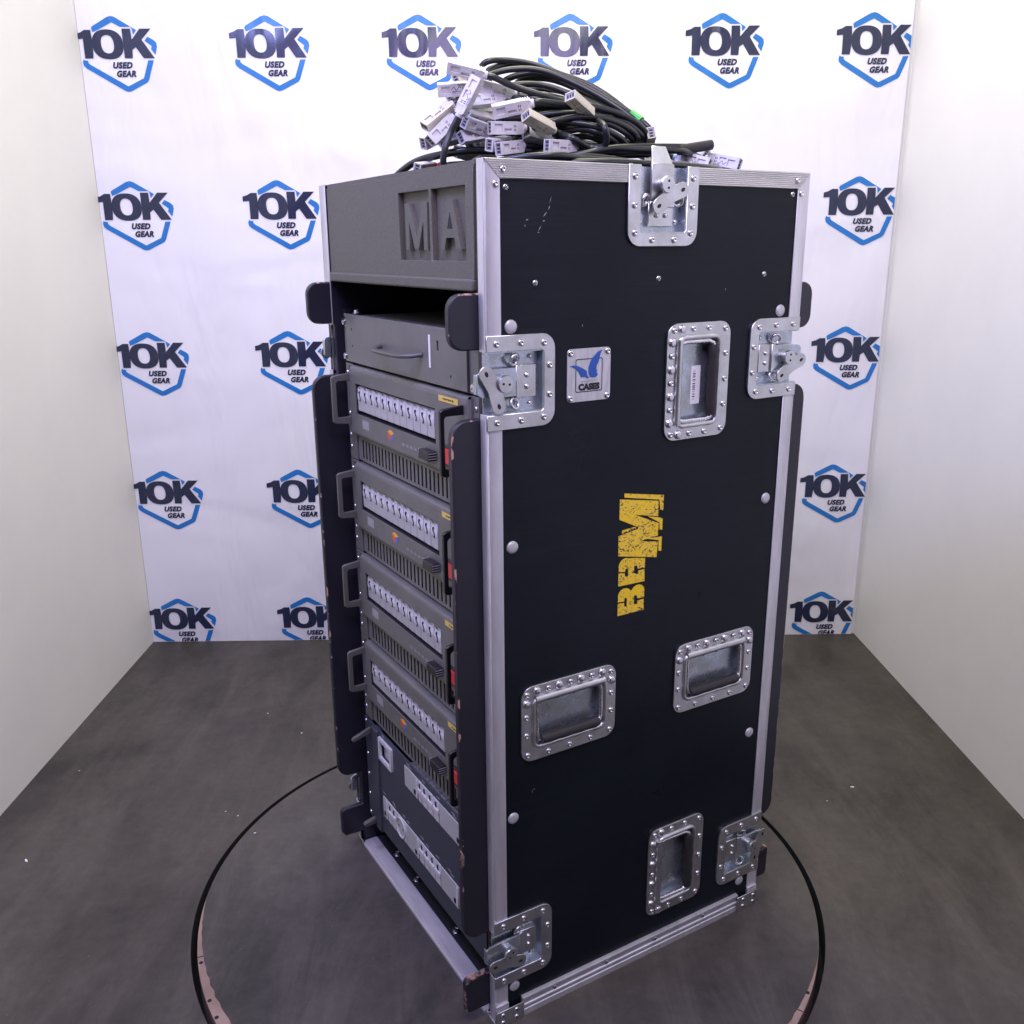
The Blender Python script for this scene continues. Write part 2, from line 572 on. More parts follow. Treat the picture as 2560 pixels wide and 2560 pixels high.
for a in (-35.0, -160.5):
    r_ = math.radians(a)
    e_ = Vector((math.cos(r_), math.sin(r_), 0))
    t_ = Vector((-e_.y, e_.x, 0)) * 0.0012
    MB().add([e_ * (RD - 0.03) - t_ + Vector((0, 0, -0.0013)), e_ * (RD - 0.0005) - t_ + Vector((0, 0, -0.0013)), e_ * (RD - 0.0005) + t_ + Vector((0, 0, -0.0013)), e_ * (RD - 0.03) + t_ + Vector((0, 0, -0.0013))], [(0, 1, 2, 3)]).build('rim_seam', M_PIT, tt, recalc=False)

# paper and wood crumbs on the floor
crumb = MB()
crumb.prism([(-0.006, -0.002), (0.001, -0.003), (0.007, -0.001), (0.006, 0.002), (-0.001, 0.003)], lambda u, v, n: (u, v, n + u * 0.15), 0.0004, 0.0022)
cme = crumb.mesh('crumb', M_PLYRAW)
cme.materials.clear(); cme.materials.append(M_PAPER)
SPECK = [(1115, 640, 0), (1255, 722, 0), (940, 1048, 0), (990, 1066, 0), (1062, 1138, 0), (110, 1255, 0), (330, 878, 0)]
spots = [(a / 1.665, 1400 + b / 1.665) for a, b, _ in SPECK] + [(1800 + 552 / 1.666, 1400 + 948 / 1.666), (1800 + 445 / 1.666, 1400 + 1005 / 1.666)]
for i, (u_, v_) in enumerate(spots):
    d = FWD + RIGHT * ((u_ - 1280) / FPX) + UP * (-(v_ - 1280) / FPX)
    p = CAM + d * (-CAM.z / d.z)
    o = bpy.data.objects.new('crumb', cme)
    o.location = (p.x, p.y, 0.0007)
    o.rotation_euler = (0, 0, random.uniform(0, 6.28))
    s_ = (0.35, 0.45, 0.32, 0.32, 0.4, 0.75, 0.28, 0.75, 0.28)[i]
    o.scale = (s_, s_, s_)
    COL.objects.link(o)
    tag(o, 'tiny pale crumb of debris lying on the grey floor', 'debris', 'crumbs on the floor')

# ------------------------------------------------------------------ backdrop banner
BAN = lambda u, v, n: (u, -n, v)
ban = thing('backdrop_banner', 'white step-and-repeat banner with blue hexagon logos on the back wall', 'banner', (0, YB - 0.003, 0))
q = MB()
nx, nz = 44, 44
bx0, bx1, bz1 = XL + 0.001, XR - 0.012, 2.30
vs_ = [(bx0 + (bx1 - bx0) * i / nx, 0, 0.001 + bz1 * j / nz) for j in range(nz + 1) for i in range(nx + 1)]
fs = [(j * (nx + 1) + i, j * (nx + 1) + i + 1, (j + 1) * (nx + 1) + i + 1, (j + 1) * (nx + 1) + i) for j in range(nz) for i in range(nx)]
q.add(vs_, fs)
q.build('sheet', M_BAN, ban, recalc=False)

LG_TOP = [(-0.058, -0.0388), (-0.061, -0.0281), (-0.0574, -0.0246), (-0.0165, -0.003), (-0.0073, -0.0007), (0.0017, -0.0025), (0.0565, -0.0346), (0.0472, -0.0452), (0.0451, -0.031), (0.0415, -0.0268), (0.0154, -0.0267), (-0.0065, -0.0154), (-0.0425, -0.0329)]
LG_RIGHT = [(0.0835, -0.0501), (0.0993, -0.0585), (0.1054, -0.0645), (0.1067, -0.0741), (0.1008, -0.0938), (0.0906, -0.08), (0.093, -0.0728), (0.0893, -0.0698), (0.0756, -0.0596)]
LG_BOT = [(-0.09, -0.1036), (-0.0869, -0.1067), (-0.0785, -0.1073), (-0.0783, -0.1127), (-0.0734, -0.117), (0.0206, -0.1702), (0.0638, -0.1503), (0.0801, -0.1069), (0.0946, -0.107), (0.0767, -0.1547), (0.0723, -0.1607), (0.0283, -0.1818), (0.0196, -0.1836), (0.0124, -0.1818), (-0.0835, -0.1266), (-0.0908, -0.1199), (-0.0926, -0.1114)]
LG_ONE = [(-0.1027, -0.0427), (-0.09, -0.0392), (-0.0797, -0.0334), (-0.0634, -0.0334), (-0.062, -0.0542), (-0.0617, -0.0816), (-0.0635, -0.102), (-0.0852, -0.1019), (-0.0855, -0.0541), (-0.1026, -0.0558)]
LG_K = [(0.0183, -0.0309), (0.0411, -0.031), (0.0424, -0.0571), (0.0653, -0.0311), (0.0946, -0.0312), (0.0679, -0.0572), (0.0982, -0.1022), (0.0693, -0.102), (0.0509, -0.075), (0.0412, -0.0821), (0.0404, -0.1019), (0.0193, -0.1018), (0.0194, -0.076)]


def ell(cx, cy, rx, ry, k=36, tilt=-0.05, pw=0.86):
    out = []
    for i in range(k):
        a = 2 * math.pi * i / k
        x = rx * math.copysign(abs(math.cos(a)) ** pw, math.cos(a))
        y = ry * math.copysign(abs(math.sin(a)) ** pw, math.sin(a))
        out.append((cx + x + y * tilt, cy + y))
    return out


def text_mesh(txt, size, fn, offset=0.0, shear=0.0, align='LEFT', spacing=1.0, xs=1.0):
    """flat text -> (verts, faces) mapped through fn(u, v)"""
    cu = bpy.data.curves.new('t', 'FONT')
    cu.body = txt
    cu.size = size
    cu.offset = offset
    cu.shear = shear
    cu.align_x = align
    cu.space_character = spacing
    cu.fill_mode = 'BOTH'
    cu.resolution_u = 3
    o = bpy.data.objects.new('t', cu)
    COL.objects.link(o)
    dg = bpy.context.evaluated_depsgraph_get()
    me = bpy.data.meshes.new_from_object(o.evaluated_get(dg))
    vs_ = [fn(p.co.x * xs, p.co.y) for p in me.vertices]
    fs = [tuple(p.vertices) for p in me.polygons]
    bpy.data.objects.remove(o, do_unlink=True)
    bpy.data.curves.remove(cu)
    bpy.data.meshes.remove(me)
    return vs_, fs


def clip(me, axis, val, keep_above):
    bm = bmesh.new()
    bm.from_mesh(me)
    no = [0, 0, 0]; no[axis] = 1
    co = [0, 0, 0]; co[axis] = val
    bmesh.ops.bisect_plane(bm, geom=bm.verts[:] + bm.edges[:] + bm.faces[:], plane_co=co, plane_no=no,
                           clear_inner=keep_above, clear_outer=not keep_above)
    bm.to_mesh(me)
    bm.free()
    return me


def frame_mb():
    q = MB()
    for p in (LG_TOP, LG_RIGHT, LG_BOT):
        q.sheet(p, BAN, 0.0012)
    return q


def letter_mb():
    q = MB()
    q.sheet(LG_ONE, BAN, 0.0016)
    q.sheet(LG_K, BAN, 0.00163)
    oo, oi = ell(-0.0217, -0.0682, 0.0408, 0.0358), ell(-0.0224, -0.0678, 0.0168, 0.0222)
    k = len(oo)
    q.add([BAN(a, b, 0.0018) for a, b in oo] + [BAN(a, b, 0.0018) for a, b in oi],
          [(i, (i + 1) % k, k + (i + 1) % k, k + i) for i in range(k)])
    a, b = text_mesh('USED', 0.0200, lambda u, v: BAN(u - 0.0155, v - 0.1257, 0.0016), 0.0012, 0.24, 'LEFT', 1.12, 0.99)
    q.add(a, b)
    a, b = text_mesh('GEAR', 0.0200, lambda u, v: BAN(u - 0.0079, v - 0.1463, 0.0016), 0.0012, 0.24, 'LEFT', 1.10, 0.96)
    q.add(a, b)
    return q


def flatmesh(q, name, m):
    me = q.mesh(name, m, 35, False)
    bm = bmesh.new(); bm.from_mesh(me)
    bm.normal_update()
    flip = [f for f in bm.faces if f.normal.y > 0]
    bmesh.ops.reverse_faces(bm, faces=flip)
    bm.to_mesh(me); bm.free()
    return me


FR_ME = flatmesh(frame_mb(), 'hexagon', M_BLUE)
LT_ME = flatmesh(letter_mb(), 'lettering', M_NAVY)
for r_ in range(5):
    for c_ in range(6):
        cx, cz = -1.0105 + 0.4015 * c_, 1.7765 - 0.4075 * r_
        f_, t_ = FR_ME, LT_ME
        if r_ == 4:
            f_, t_ = clip(FR_ME.copy(), 2, 0.003 - cz, True), clip(LT_ME.copy(), 2, 0.003 - cz, True)
        if c_ == 5:
            f_, t_ = clip(f_.copy(), 0, bx1 - 0.001 - cx, False), clip(t_.copy(), 0, bx1 - 0.001 - cx, False)
        lo = link('logo', f_, ban)
        lo.location = (cx, 0, cz)
        lt = link('lettering', t_, lo)

# ------------------------------------------------------------------ flight case
TH = math.radians(30.31)
RZ = Matrix.Rotation(TH, 4, 'Z')
C0 = RZ @ Vector((-0.197, -0.2925, 0))
D_, W_, H_ = 0.5615, 0.572, 1.29
case = thing('flight_case', 'tall black rack flight case with aluminium edges standing on the turntable', 'flight case', C0, TH)


def case_w(p):
    return C0 + RZ @ Vector(p)


# shared rivet / screw meshes, axis +Z, base at origin
def rivet_mesh(r, h, hole=True, m=M_NICKEL):
    prof = [(r, 0), (r * 0.97, h * 0.45), (r * 0.75, h * 0.85), (r * 0.48, h)]
    prof += [(r * 0.36, h * 0.7), (0, h * 0.6)] if hole else [(r * 0.2, h * 1.06), (0, h * 1.07)]
    return MB().lathe((0, 0, 0), (0, 0, 1), prof, 14).mesh('rivet', m, 60)


def screw_mesh(r, h):
    q = MB().lathe((0, 0, 0), (0, 0, 1), [(r, 0), (r * 0.95, h * 0.5), (r * 0.6, h), (0, h * 1.05)], 12)
    q.box(-r * 0.62, r * 0.62, -r * 0.12, r * 0.12, h * 0.9, h * 1.12, 1).box(-r * 0.12, r * 0.12, -r * 0.62, r * 0.62, h * 0.9, h * 1.13, 1)
    return q.mesh('screw', [M_NICKEL, M_DARK], 50)


RIV = rivet_mesh(0.0047, 0.0024)
DOME = rivet_mesh(0.0068, 0.0042, False)
DOME_S = rivet_mesh(0.0036, 0.003, False)
BIG = rivet_mesh(0.0092, 0.0032, False, M_DULL)
SCR = screw_mesh(0.0042, 0.0020)
BOLT = MB().lathe((0, 0, 0), (0, 0, 1), [(0.0085, 0), (0.0085, 0.0012), (0.0062, 0.0014), (0.0055, 0.006), (0.003, 0.0065), (0.0028, 0.004), (0, 0.004)], 12).mesh('bolt', M_NICKEL, 40)


def put(me, name, parent, loc, n=(0, 0, 1), spin=0.0):
    o = link(name, me, parent)
    o.location = loc
    o.rotation_euler = (Vector(n).to_track_quat('Z', 'Y').to_matrix() @ Matrix.Rotation(spin, 3, 'Z')).to_euler()
    return o


SN = (0, -1, 0)
FN = (-1, 0, 0)

# latch and handle openings in the near side panel (u0,u1,v0,v1)
HANDLES = [('A', 0.356, 0.995, 'V'), ('B', 0.134, 0.516, 'H'), ('C', 0.4225, 0.514, 'H'), ('D', 0.358, 0.162, 'V')]
holes = []
for _, cx, cz, o_ in HANDLES:
    a, b = (0.062, 0.036) if o_ == 'H' else (0.036, 0.062)
    holes.append((cx - a, cx + a, cz - b, cz + b))
LAT = {'front': (0.0, 1.0175, 'f'), 'rear': (D_, 1.0185, 'r'), 'top': (0.280, H_, 't'), 'lowfront': (0.0, 0.135, 'f'), 'lowrear': (D_, 0.134, 'r')}
for k_, (u_, v_, o_) in LAT.items():
    if o_ == 'f':
        holes.append((0.001, 0.086, v_ - 0.040, v_ + 0.040))
    elif o_ == 'r':
        holes.append((D_ - 0.086, D_ - 0.001, v_ - 0.040, v_ + 0.040))
    else:
        holes.append((u_ - 0.040, u_ + 0.040, H_ - 0.086, H_ - 0.001))
MB().holed(0.001, D_ - 0.001, 0.004, H_ - 0.001, holes, SIDE, -0.0095, -0.002).build('side_panel', M_LAM, case)
MB().box(0.001, D_ - 0.001, W_ - 0.0095, W_ - 0.002, 0.004, H_ - 0.001).build('side_panel', M_LAM, case)
MB().box(0.02, D_ - 0.02, 0.012, W_ - 0.012, H_ - 0.014, H_ - 0.003).build('top_panel', M_LAM, case)
MB().box(0.003, D_ - 0.003, 0.0285, W_ - 0.0285, 0.003, 0.0095).build('base_board', M_DARK, case)
MB().box(D_ - 0.03, D_ - 0.02, 0.0285, W_ - 0.0285, 0.010, H_ - 0.015).build('rear_panel', M_BOARD, case)


# inner lining boards with rounded ears that stick out front and back
def ear(z0, z1, out, r, k=5):
    p = []
    for cx, cz, a0 in ((out + r, z0 + r, 270), (out + r, z1 - r, 180)):
        for i in range(k + 1):
            a = math.radians(a0 - 90 * i / k)
            p.append((cx + r * math.cos(a), cz + r * math.sin(a)))
    return p


fx = 0.003
EARS = [(0.034, 0.096, 0.010), (0.170, 0.971, 0.024), (1.060, 1.131, 0.020)]
pf = []
for z0, z1, r_ in EARS:
    pf += [(fx, z0)] + ear(z0, z1, -0.0435, r_) + [(fx, z1)]
poly = [(fx, 0.0105)] + pf + [(fx, H_ - 0.016)]
pr = [(D_ - x, z) for x, z in poly][::-1]
poly = poly + pr
for y0, y1 in ((0.0155, 0.0275), (W_ - 0.0275, W_ - 0.0155)):
    MB().prism(poly, lambda u, v, n: (u, n, v), y0, y1).build('lining_board', [M_BOARD, M_WEAR], case, 0.0022, 2, bmat=1)

# bare wood where the low ears are knocked
q = MB().prism([(-0.040, 0.088), (-0.034, 0.0925), (-0.022, 0.0935), (-0.012, 0.0955), (-0.006, 0.0967), (-0.036, 0.0967), (-0.0425, 0.090)], lambda u, v, n: (u, n, v), 0.0152, 0.0262)
q.prism([(-0.0440, 0.040), (-0.0415, 0.037), (-0.0405, 0.050), (-0.0418, 0.066), (-0.0440, 0.078)], lambda u, v, n: (u, n, v), 0.0153, 0.0240)
q.build('bare_wood_patch', M_PLYRAW, case, 0.0006, 1)
MB().prism([(D_ + 0.016, 0.0915), (D_ + 0.038, 0.0900), (D_ + 0.0415, 0.094), (D_ + 0.036, 0.0968), (D_ + 0.012, 0.0968)], lambda u, v, n: (u, n, v), 0.0153, 0.0268).build('bare_wood_patch', M_PLYRAW, case, 0.0006, 1)
MB().prism([(-0.0440, 0.300), (-0.0405, 0.306), (-0.0400, 0.322), (-0.0440, 0.330)], lambda u, v, n: (u, n, v), 0.0152, 0.0240).build('bare_wood_patch', M_PLYRAW, case, 0.0006, 1)

# vertical corner extrusions
ALP = [(0.023, 0.0), (0.0042, 0.0), (0.0026, 0.0010), (0.0012, 0.0004), (0.0, -0.0001), (-0.0010, 0.0006), (-0.0016, 0.0020), (-0.0016, 0.0145), (0.0, 0.0145), (0.0, 0.0016), (0.023, 0.0016)]


def vtrim(z0, z1, mx=False, my=False):
    prof_ = [(a_, 0.0285 if (b_ == 0.0145 and my and not mx and z0 > 1) else b_) for a_, b_ in ALP]
    fn = lambda u, v, n: ((D_ - u) if mx else u, (W_ - v) if my else v, n)
    MB().prism(prof_, fn, z0, z1).build('corner_trim', M_ALU, case, 0.0003, 1)


for mx in (False, True):
    for my in (False, True):
        for z0, z1 in ((0.010, 0.0945), (0.175, 0.978), (1.058, H_ - 0.0005)):
            vtrim(z0, z1, mx, my)


# ribbed top extrusions on both sides, mitred
def toptrim(my, x0, x1):
    nr = 9
    prof = []
    zb, zt = H_ - 0.0232, H_
    st = (zt - zb) / nr
    for i in range(nr):
        z = zb + i * st
        prof += [(-0.0002, z), (-0.0012, z + st * 0.22), (-0.0017, z + st * 0.45), (-0.0012, z + st * 0.72), (-0.0002, z + st * 0.92)]
    prof += [(-0.0004, zt), (0.022, zt), (0.022, zt - 0.0015), (0.0012, zt - 0.0015), (0.0012, zb)]
    q = MB()
    k = len(prof)
    L0 = [(x0 + ((zt - z) * 0.98 if x0 < 0.1 else 0), (W_ - y) if my else y, z) for y, z in prof]
    L1 = [(x1 - ((zt - z) * 0.98 if x1 > 0.5 else 0), (W_ - y) if my else y, z) for y, z in prof]
    q.add(L0 + L1, [tuple(range(k)), tuple(range(k, 2 * k))[::-1]] + [(i, (i + 1) % k, k + (i + 1) % k, k + i) for i in range(k)])
    q.build('ribbed_trim', M_ALUR, case, angle=25)


toptrim(False, 0.0, 0.280 - 0.060)
toptrim(False, 0.280 + 0.060, D_)
toptrim(True, 0.0, D_)

# foot extrusion along the near side and brackets
for my in (False, True):
    Y = (lambda y: W_ - y) if my else (lambda y: y)
    prof = [(0.010, 0.0), (-0.0025, 0.0), (-0.0025, 0.010), (-0.0010, 0.0115), (-0.0010, 0.0150), (-0.0030, 0.0165), (-0.0030, 0.0200), (-0.0010, 0.0215), (-0.0010, 0.0300), (-0.0045, 0.0320), (-0.0045, 0.0355), (0.0015, 0.0370), (0.010, 0.0370)]
    MB().prism([(Y(y), z) for y, z in prof], lambda u, v, n: (n, u, v), 0.048, D_ - 0.048).build('foot_trim', M_ALU, case, 0.0003, 1)
    for x0, x1 in ((-0.0015, 0.050), (D_ - 0.050, D_ + 0.0015)):
        q = MB()
        ys = sorted((Y(-0.0052), Y(-0.0032)))
        q.box(x0, x1, ys[0], ys[1], 0.0, 0.030)
        ys = sorted((Y(-0.0032), Y(0.030)))
        xs = (x0 - 0.0016, x0) if x0 < 0.1 else (x1, x1 + 0.0016)
        q.box(xs[0], xs[1], ys[0], ys[1], 0.0, 0.012)
        b_ = q.build('foot_bracket', M_ZINC, case, 0.0006, 1)
        if not my:
            for a, z in ((0.012, 0.022), (0.012, 0.008), (0.037, 0.022), (0.037, 0.008)):
                put(SCR, 'screw', b_, (x0 + a if x0 < 0.1 else x1 - a, -0.0052, z), SN, random.random())
        q = MB()
        ys = sorted((Y(-0.0030), Y(0.0001)))
        xx = (0.0005, 0.023) if x0 < 0.1 else (D_ - 0.023, D_ - 0.0005)
        q.box(xx[0], xx[1], ys[0], ys[1], 0.030, 0.040).build('corner_stop', M_ALU, case, 0.0004, 1)
for x in (0.11, 0.215, 0.32, 0.43):
    put(SCR, 'screw', case, (x, -0.0012, 0.0258), SN, x * 9)

# front threshold extrusion and bolts in the base
q = MB().box(-0.0016, 0.0305, 0.026, W_ - 0.026, 0.0, 0.0062).box(0.0022, 0.0285, 0.0285, W_ - 0.0285, 0.0058, 0.0112)
q.build('threshold_trim', M_SILL, case, 0.0008, 2)
for y in (0.467, 0.376, 0.2126, 0.10):
    put(BOLT, 'base_bolt', case, (0.0415, y, 0.0095))

# front trim screws and panel fixings
for x, z in ((0.0165, 1.2605), (D_ - 0.0165, 1.2605), (0.0265, 1.2775), (D_ - 0.027, 1.2785)):
    put(RIV, 'rivet', case, (x, -0.0002 if x < 0.02 or x > D_ - 0.02 else -0.0013, z), SN)
for x, z in ((0.032, 1.257), (0.529, 1.259), (0.075, 1.142), (0.278, 1.143), (0.481, 1.145)):
    put(SCR, 'screw', case, (x, 0.002, z), SN, x * 20)
for x, z in ((0.038, 1.0885), (0.520, 1.090), (0.038, 0.792), (0.517, 0.792), (0.036, 0.367), (0.518, 0.367), (0.036, 0.062), (0.519, 0.062)):
    put(BIG, 'dome_rivet', case, (x, 0.002, z), SN)

# ---------------- butterfly latches: a = towards the open edge, b = a rotated, n = outwards
LT_FL = [(0.0005, -0.061)] + [(0.0005, -0.0405), (-0.083, -0.0405), (-0.0865, -0.037), (-0.0865, 0.037), (-0.083, 0.0405), (0.0005, 0.0405), (0.0005, 0.061)]
arc = []
for cx, cy, a0 in ((-0.084, 0.041, 90), (-0.084, -0.041, 180)):
    for i in range(6):
        a = math.radians(a0 + 90 * i / 5)
        arc.append((cx + 0.02 * math.cos(a), cy + 0.02 * math.sin(a)))
LT_FL += arc
FLM = MB().prism(LT_FL, XYZ, -0.0022, 0.0022).mesh('latch', M_ZINC)
q = MB()
q.box(-0.0865, -0.001, -0.0405, 0.0405, -0.0125, -0.0110)
q.box(-0.0865, -0.0850, -0.0405, 0.0405, -0.0110, 0.0010)
q.box(-0.0850, -0.001, -0.0405, -0.0390, -0.0110, 0.0010)
q.box(-0.0850, -0.001, 0.0390, 0.0405, -0.0110, 0.0010)
TRM = q.mesh('tray', M_ZINCB)
q = MB()
q.box(-0.078, -0.046, -0.0215, 0.0215, -0.0110, -0.0045)
q.box(-0.0530, -0.0455, -0.0215, 0.0215, -0.0045, -0.0015)
BRM = q.mesh('bracket', M_ZINC)
q = MB()
q.prism([(-0.047, -0.019), (-0.010, -0.019), (0.006, -0.017), (0.012, -0.013), (0.012, 0.013), (0.006, 0.017), (-0.010, 0.019), (-0.047, 0.019)], XYZ, -0.0060, -0.0022)
q.box(0.0105, 0.0125, -0.013, 0.013, -0.012, -0.004)
HSM = q.mesh('hasp', M_ZINCB)
q = MB()
q.prism([(-0.047, -0.0195), (0.001, -0.0195), (0.003, -0.018), (0.003, 0.018), (0.001, 0.0195), (-0.047, 0.0195)], XYZ, -0.0060, -0.0022)
q.add([(0.003, -0.018, -0.004), (0.003, 0.018, -0.004), (0.026, 0.012, -0.013), (0.026, -0.012, -0.013), (0.003, -0.018, -0.006), (0.003, 0.018, -0.006), (0.026, 0.012, -0.015), (0.026, -0.012, -0.015)],
      [(0, 1, 2, 3), (4, 7, 6, 5), (0, 3, 7, 4), (1, 5, 6, 2), (2, 6, 7, 3)])
HSM2 = q.mesh('hasp', M_ZINC)


def wing_poly():
    out = []
    c1 = (0.030 * math.cos(math.radians(50.5)), 0.030 * math.sin(math.radians(50.5)))
    c2 = (c1[0], -c1[1])
    for i in range(9):
        a = math.radians(-20 + 200 * i / 8)
        out.append((c1[0] + 0.0105 * math.cos(a), c1[1] + 0.0105 * math.sin(a)))
    for i in range(5):
        a = math.radians(48 - 96 * i / 4)
        out.append((0.0112 * math.cos(a) - 0.001, 0.0112 * math.sin(a)))
    for i in range(9):
        a = math.radians(180 + 200 * i / 8)
        out.append((c2[0] + 0.0105 * math.cos(a), c2[1] + 0.0105 * math.sin(a)))
    out.append((0.0262, 0.0))
    return out, c1, c2


wp, wc1, wc2 = wing_poly()
q = MB().prism(wp, XYZ, 0.0035, 0.0058)
for c_ in (wc1, wc2):
    q.prism([(c_[0] + 0.0026 * math.cos(a), c_[1] + 0.0040 * math.sin(a)) for a in [2 * math.pi * i / 12 for i in range(12)]], XYZ, 0.0050, 0.00615, 1)
WGM = q.mesh('butterfly', [M_ZINC, M_DARK])
q = MB().lathe((0, 0, -0.004), (0, 0, 1), [(0.0095, 0), (0.0095, 0.008), (0.0112, 0.0085), (0.0115, 0.0125), (0.0108, 0.0145), (0, 0.0148)], 20)
for s_ in (-1, 1):
    q.lathe((0, s_ * 0.0045, 0.0100), (0, 0, 1), [(0.0017, 0), (0.0017, 0.0012), (0, 0.0013)], 8, 1)
HBM = q.mesh('hub', [M_ZINC, M_DARK], 40)
RGM = MB().tube([(0.0072 * math.cos(a), 0.0072 * math.sin(a), 0) for a in [2 * math.pi * i / 18 for i in range(18)]], 0.0024, 8, closed=True).mesh('spring_ring', M_NICKEL, 60)


def latch(u, v, a_dir, n_dir, wing_angle, y=0.0, tall=False, full=True):
    a, n = Vector(a_dir), Vector(n_dir)
    b = n.cross(a)
    o = link('latch', FLM, case, 0.0006, 1)
    M3 = Matrix((a, b, n)).transposed()
    o.matrix_local = Matrix.Translation((u, y, v)) @ M3.to_4x4()
    link('tray', TRM, o)
    link('bracket', BRM, o, 0.0008, 1)
    link('hasp', HSM2 if tall else HSM, o, 0.0006, 1)
    hub = (-0.024, 0, 0)
    wg = link('butterfly', WGM, o, 0.0004, 1)
    wg.location = hub
    wg.rotation_euler = (0, 0, math.radians(wing_angle))
    hb = link('hub', HBM, o)
    hb.location = hub
    hb.rotation_euler = (0, 0, math.radians(wing_angle + 60))
    for s_ in (-1, 1):
        rg = link('spring_ring', RGM, o)
        rg.location = (-0.044, s_ * 0.0285, -0.0035)
        rg.rotation_euler = (math.radians(18 * s_), math.radians(-20), 0)
        for a_ in (-0.0145, -0.051):
            put(RIV, 'rivet', o, (a_, s_ * 0.0505, 0.0022))
        put(RIV, 'rivet', o, (-0.0865, s_ * 0.0490, 0.0022))
        put(RIV, 'rivet', o, (-0.0955, s_ * 0.0195, 0.0022))
        put(DOME_S, 'bracket_rivet', o, (-0.0635, s_ * 0.0075, -0.0045))
        put(DOME_S, 'tray_rivet', o, (-0.072, s_ * 0.031, -0.0110))
    return o


latch(0.0, 1.0175, (-1, 0, 0), SN, 203 - 180)
latch(D_, 1.0185, (1, 0, 0), SN, -62)
latch(0.280, H_, (0, 0, 1), SN, -152, tall=True)
latch(0.0, 0.135, (-1, 0, 0), SN, 80)
latch(D_, 0.134, (1, 0, 0), SN, -20)
latch(0.0, 1.0175, (-1, 0, 0), (0, 1, 0), 30, y=W_)
latch(0.0, 0.135, (-1, 0, 0), (0, 1, 0), 30, y=W_)

# ---------------- sprung handles: u across, v up to the hinge, n outwards
outer_h = rrect(-0.085, 0.085, -0.0605, 0.0605, 0.019, 6)
inner_h = rrect(-0.0615, 0.0615, -0.0355, 0.0355, 0.008, 6)
HFM = MB().ring(outer_h, inner_h, XYZ, -0.0018, 0.0020).mesh('spring_handle', M_ZINC)
q = MB()
bead = rrect(-0.0645, 0.0645, -0.0385, 0.0385, 0.011, 6)
q.tube([(a, b, 0.0020) for a, b in bead], 0.0038, 8, closed=True)
BDM = q.mesh('bead', M_ZINC, 60)
q = MB()
q.holed(-0.0615, 0.0615, -0.0355, 0.0355, [], XYZ, -0.0125, -0.0112)
q.ring(inner_h, [(a * 0.985, b * 0.98) for a, b in inner_h], XYZ, -0.0112, 0.001)
HTM = q.mesh('tray', M_ZINCB)
q = MB().tube([(-0.056, 0.034, 0.000), (-0.058, 0.024, 0.000), (-0.058, -0.018, 0.001), (-0.055, -0.0265, 0.002), (-0.050, -0.028, 0.0025), (0.050, -0.028, 0.0025), (0.055, -0.0265, 0.002), (0.058, -0.018, 0.001), (0.058, 0.024, 0), (0.056, 0.034, 0)], 0.0036, 8)
BLM = q.mesh('bail', M_NICKEL, 60)
gp = [(-0.052 + 0.104 * i / 14, -0.028, 0.0025) for i in range(15)]
GRM = MB().tube(gp, [0.0072] + [0.0084 + 0.0004 * math.sin(i * 1.7) for i in range(13)] + [0.0072], 14).mesh('grip', M_RUBBER, 60)


HNG = MB().tube([(-0.062 + 0.124 * i / 12, 0.0385, 0.0020) for i in range(13)], 0.0062, 10).mesh('hinge_bead', M_ZINC, 60)


def handle(cx, cz, orient):
    o = link('spring_handle', HFM, case, 0.0005, 1)
    if orient == 'H':
        R3 = Matrix(((1, 0, 0), (0, 0, 1), (0, -1, 0))).transposed()
    else:
        R3 = Matrix(((0, 0, 1), (-1, 0, 0), (0, -1, 0))).transposed()
    o.matrix_local = Matrix.Translation((cx, 0.0, cz)) @ R3.to_4x4()
    link('bead', BDM, o)
    link('tray', HTM, o)
    link('bail', BLM, o)
    link('grip', GRM, o)
    link('hinge_bead', HNG, o)
    for u in (-0.0585, -0.0195, 0.0195, 0.0585):
        put(DOME, 'dome_rivet', o, (u, 0.0515, 0.0018))
    for u in (-0.039, 0.0, 0.039):
        put(RIV, 'rivet', o, (u, 0.0515, 0.0030))
    for s_ in (-1, 1):
        put(RIV, 'rivet', o, (s_ * 0.0755, 0.0485, 0.0020))
        put(DOME, 'dome_rivet', o, (s_ * 0.0765, 0.0345, 0.0018))
        put(RIV, 'rivet', o, (s_ * 0.0765, 0.0125, 0.0020))
        put(RIV, 'rivet', o, (s_ * 0.0765, -0.0170, 0.0020))
        put(RIV, 'rivet', o, (s_ * 0.0745, -0.0495, 0.0020))
        put(RIV, 'rivet', o, (s_ * 0.038, -0.0525, 0.0020))
    put(RIV, 'rivet', o, (0, -0.0525, 0.0020))
    for u in (-0.045, -0.015, 0.015, 0.045):
        put(DOME_S, 'tray_rivet', o, (u, 0.026, -0.0112))
    return o


hd = {n_: handle(cx, cz, o_) for n_, cx, cz, o_ in HANDLES}
# barcode label stuck in the upper handle's tray (u = up, v = -x)
q = MB().prism(rrect(-0.036, 0.021, -0.016, 0.002, 0.002, 3), XYZ, -0.0111, -0.0107)
lab = q.build('barcode_label', M_PAPER, hd['A'])
q = MB()
x = -0.029
for k_ in range(15):
    wd = random.choice((0.0006, 0.001, 0.0016))
    q.box(x, x + wd, -0.0065, -0.0015 , -0.0107, -0.01055)
    x += wd + random.choice((0.0012, 0.0018, 0.0026))
    if x > 0.014:
        break
q.build('bars', M_INK, lab)

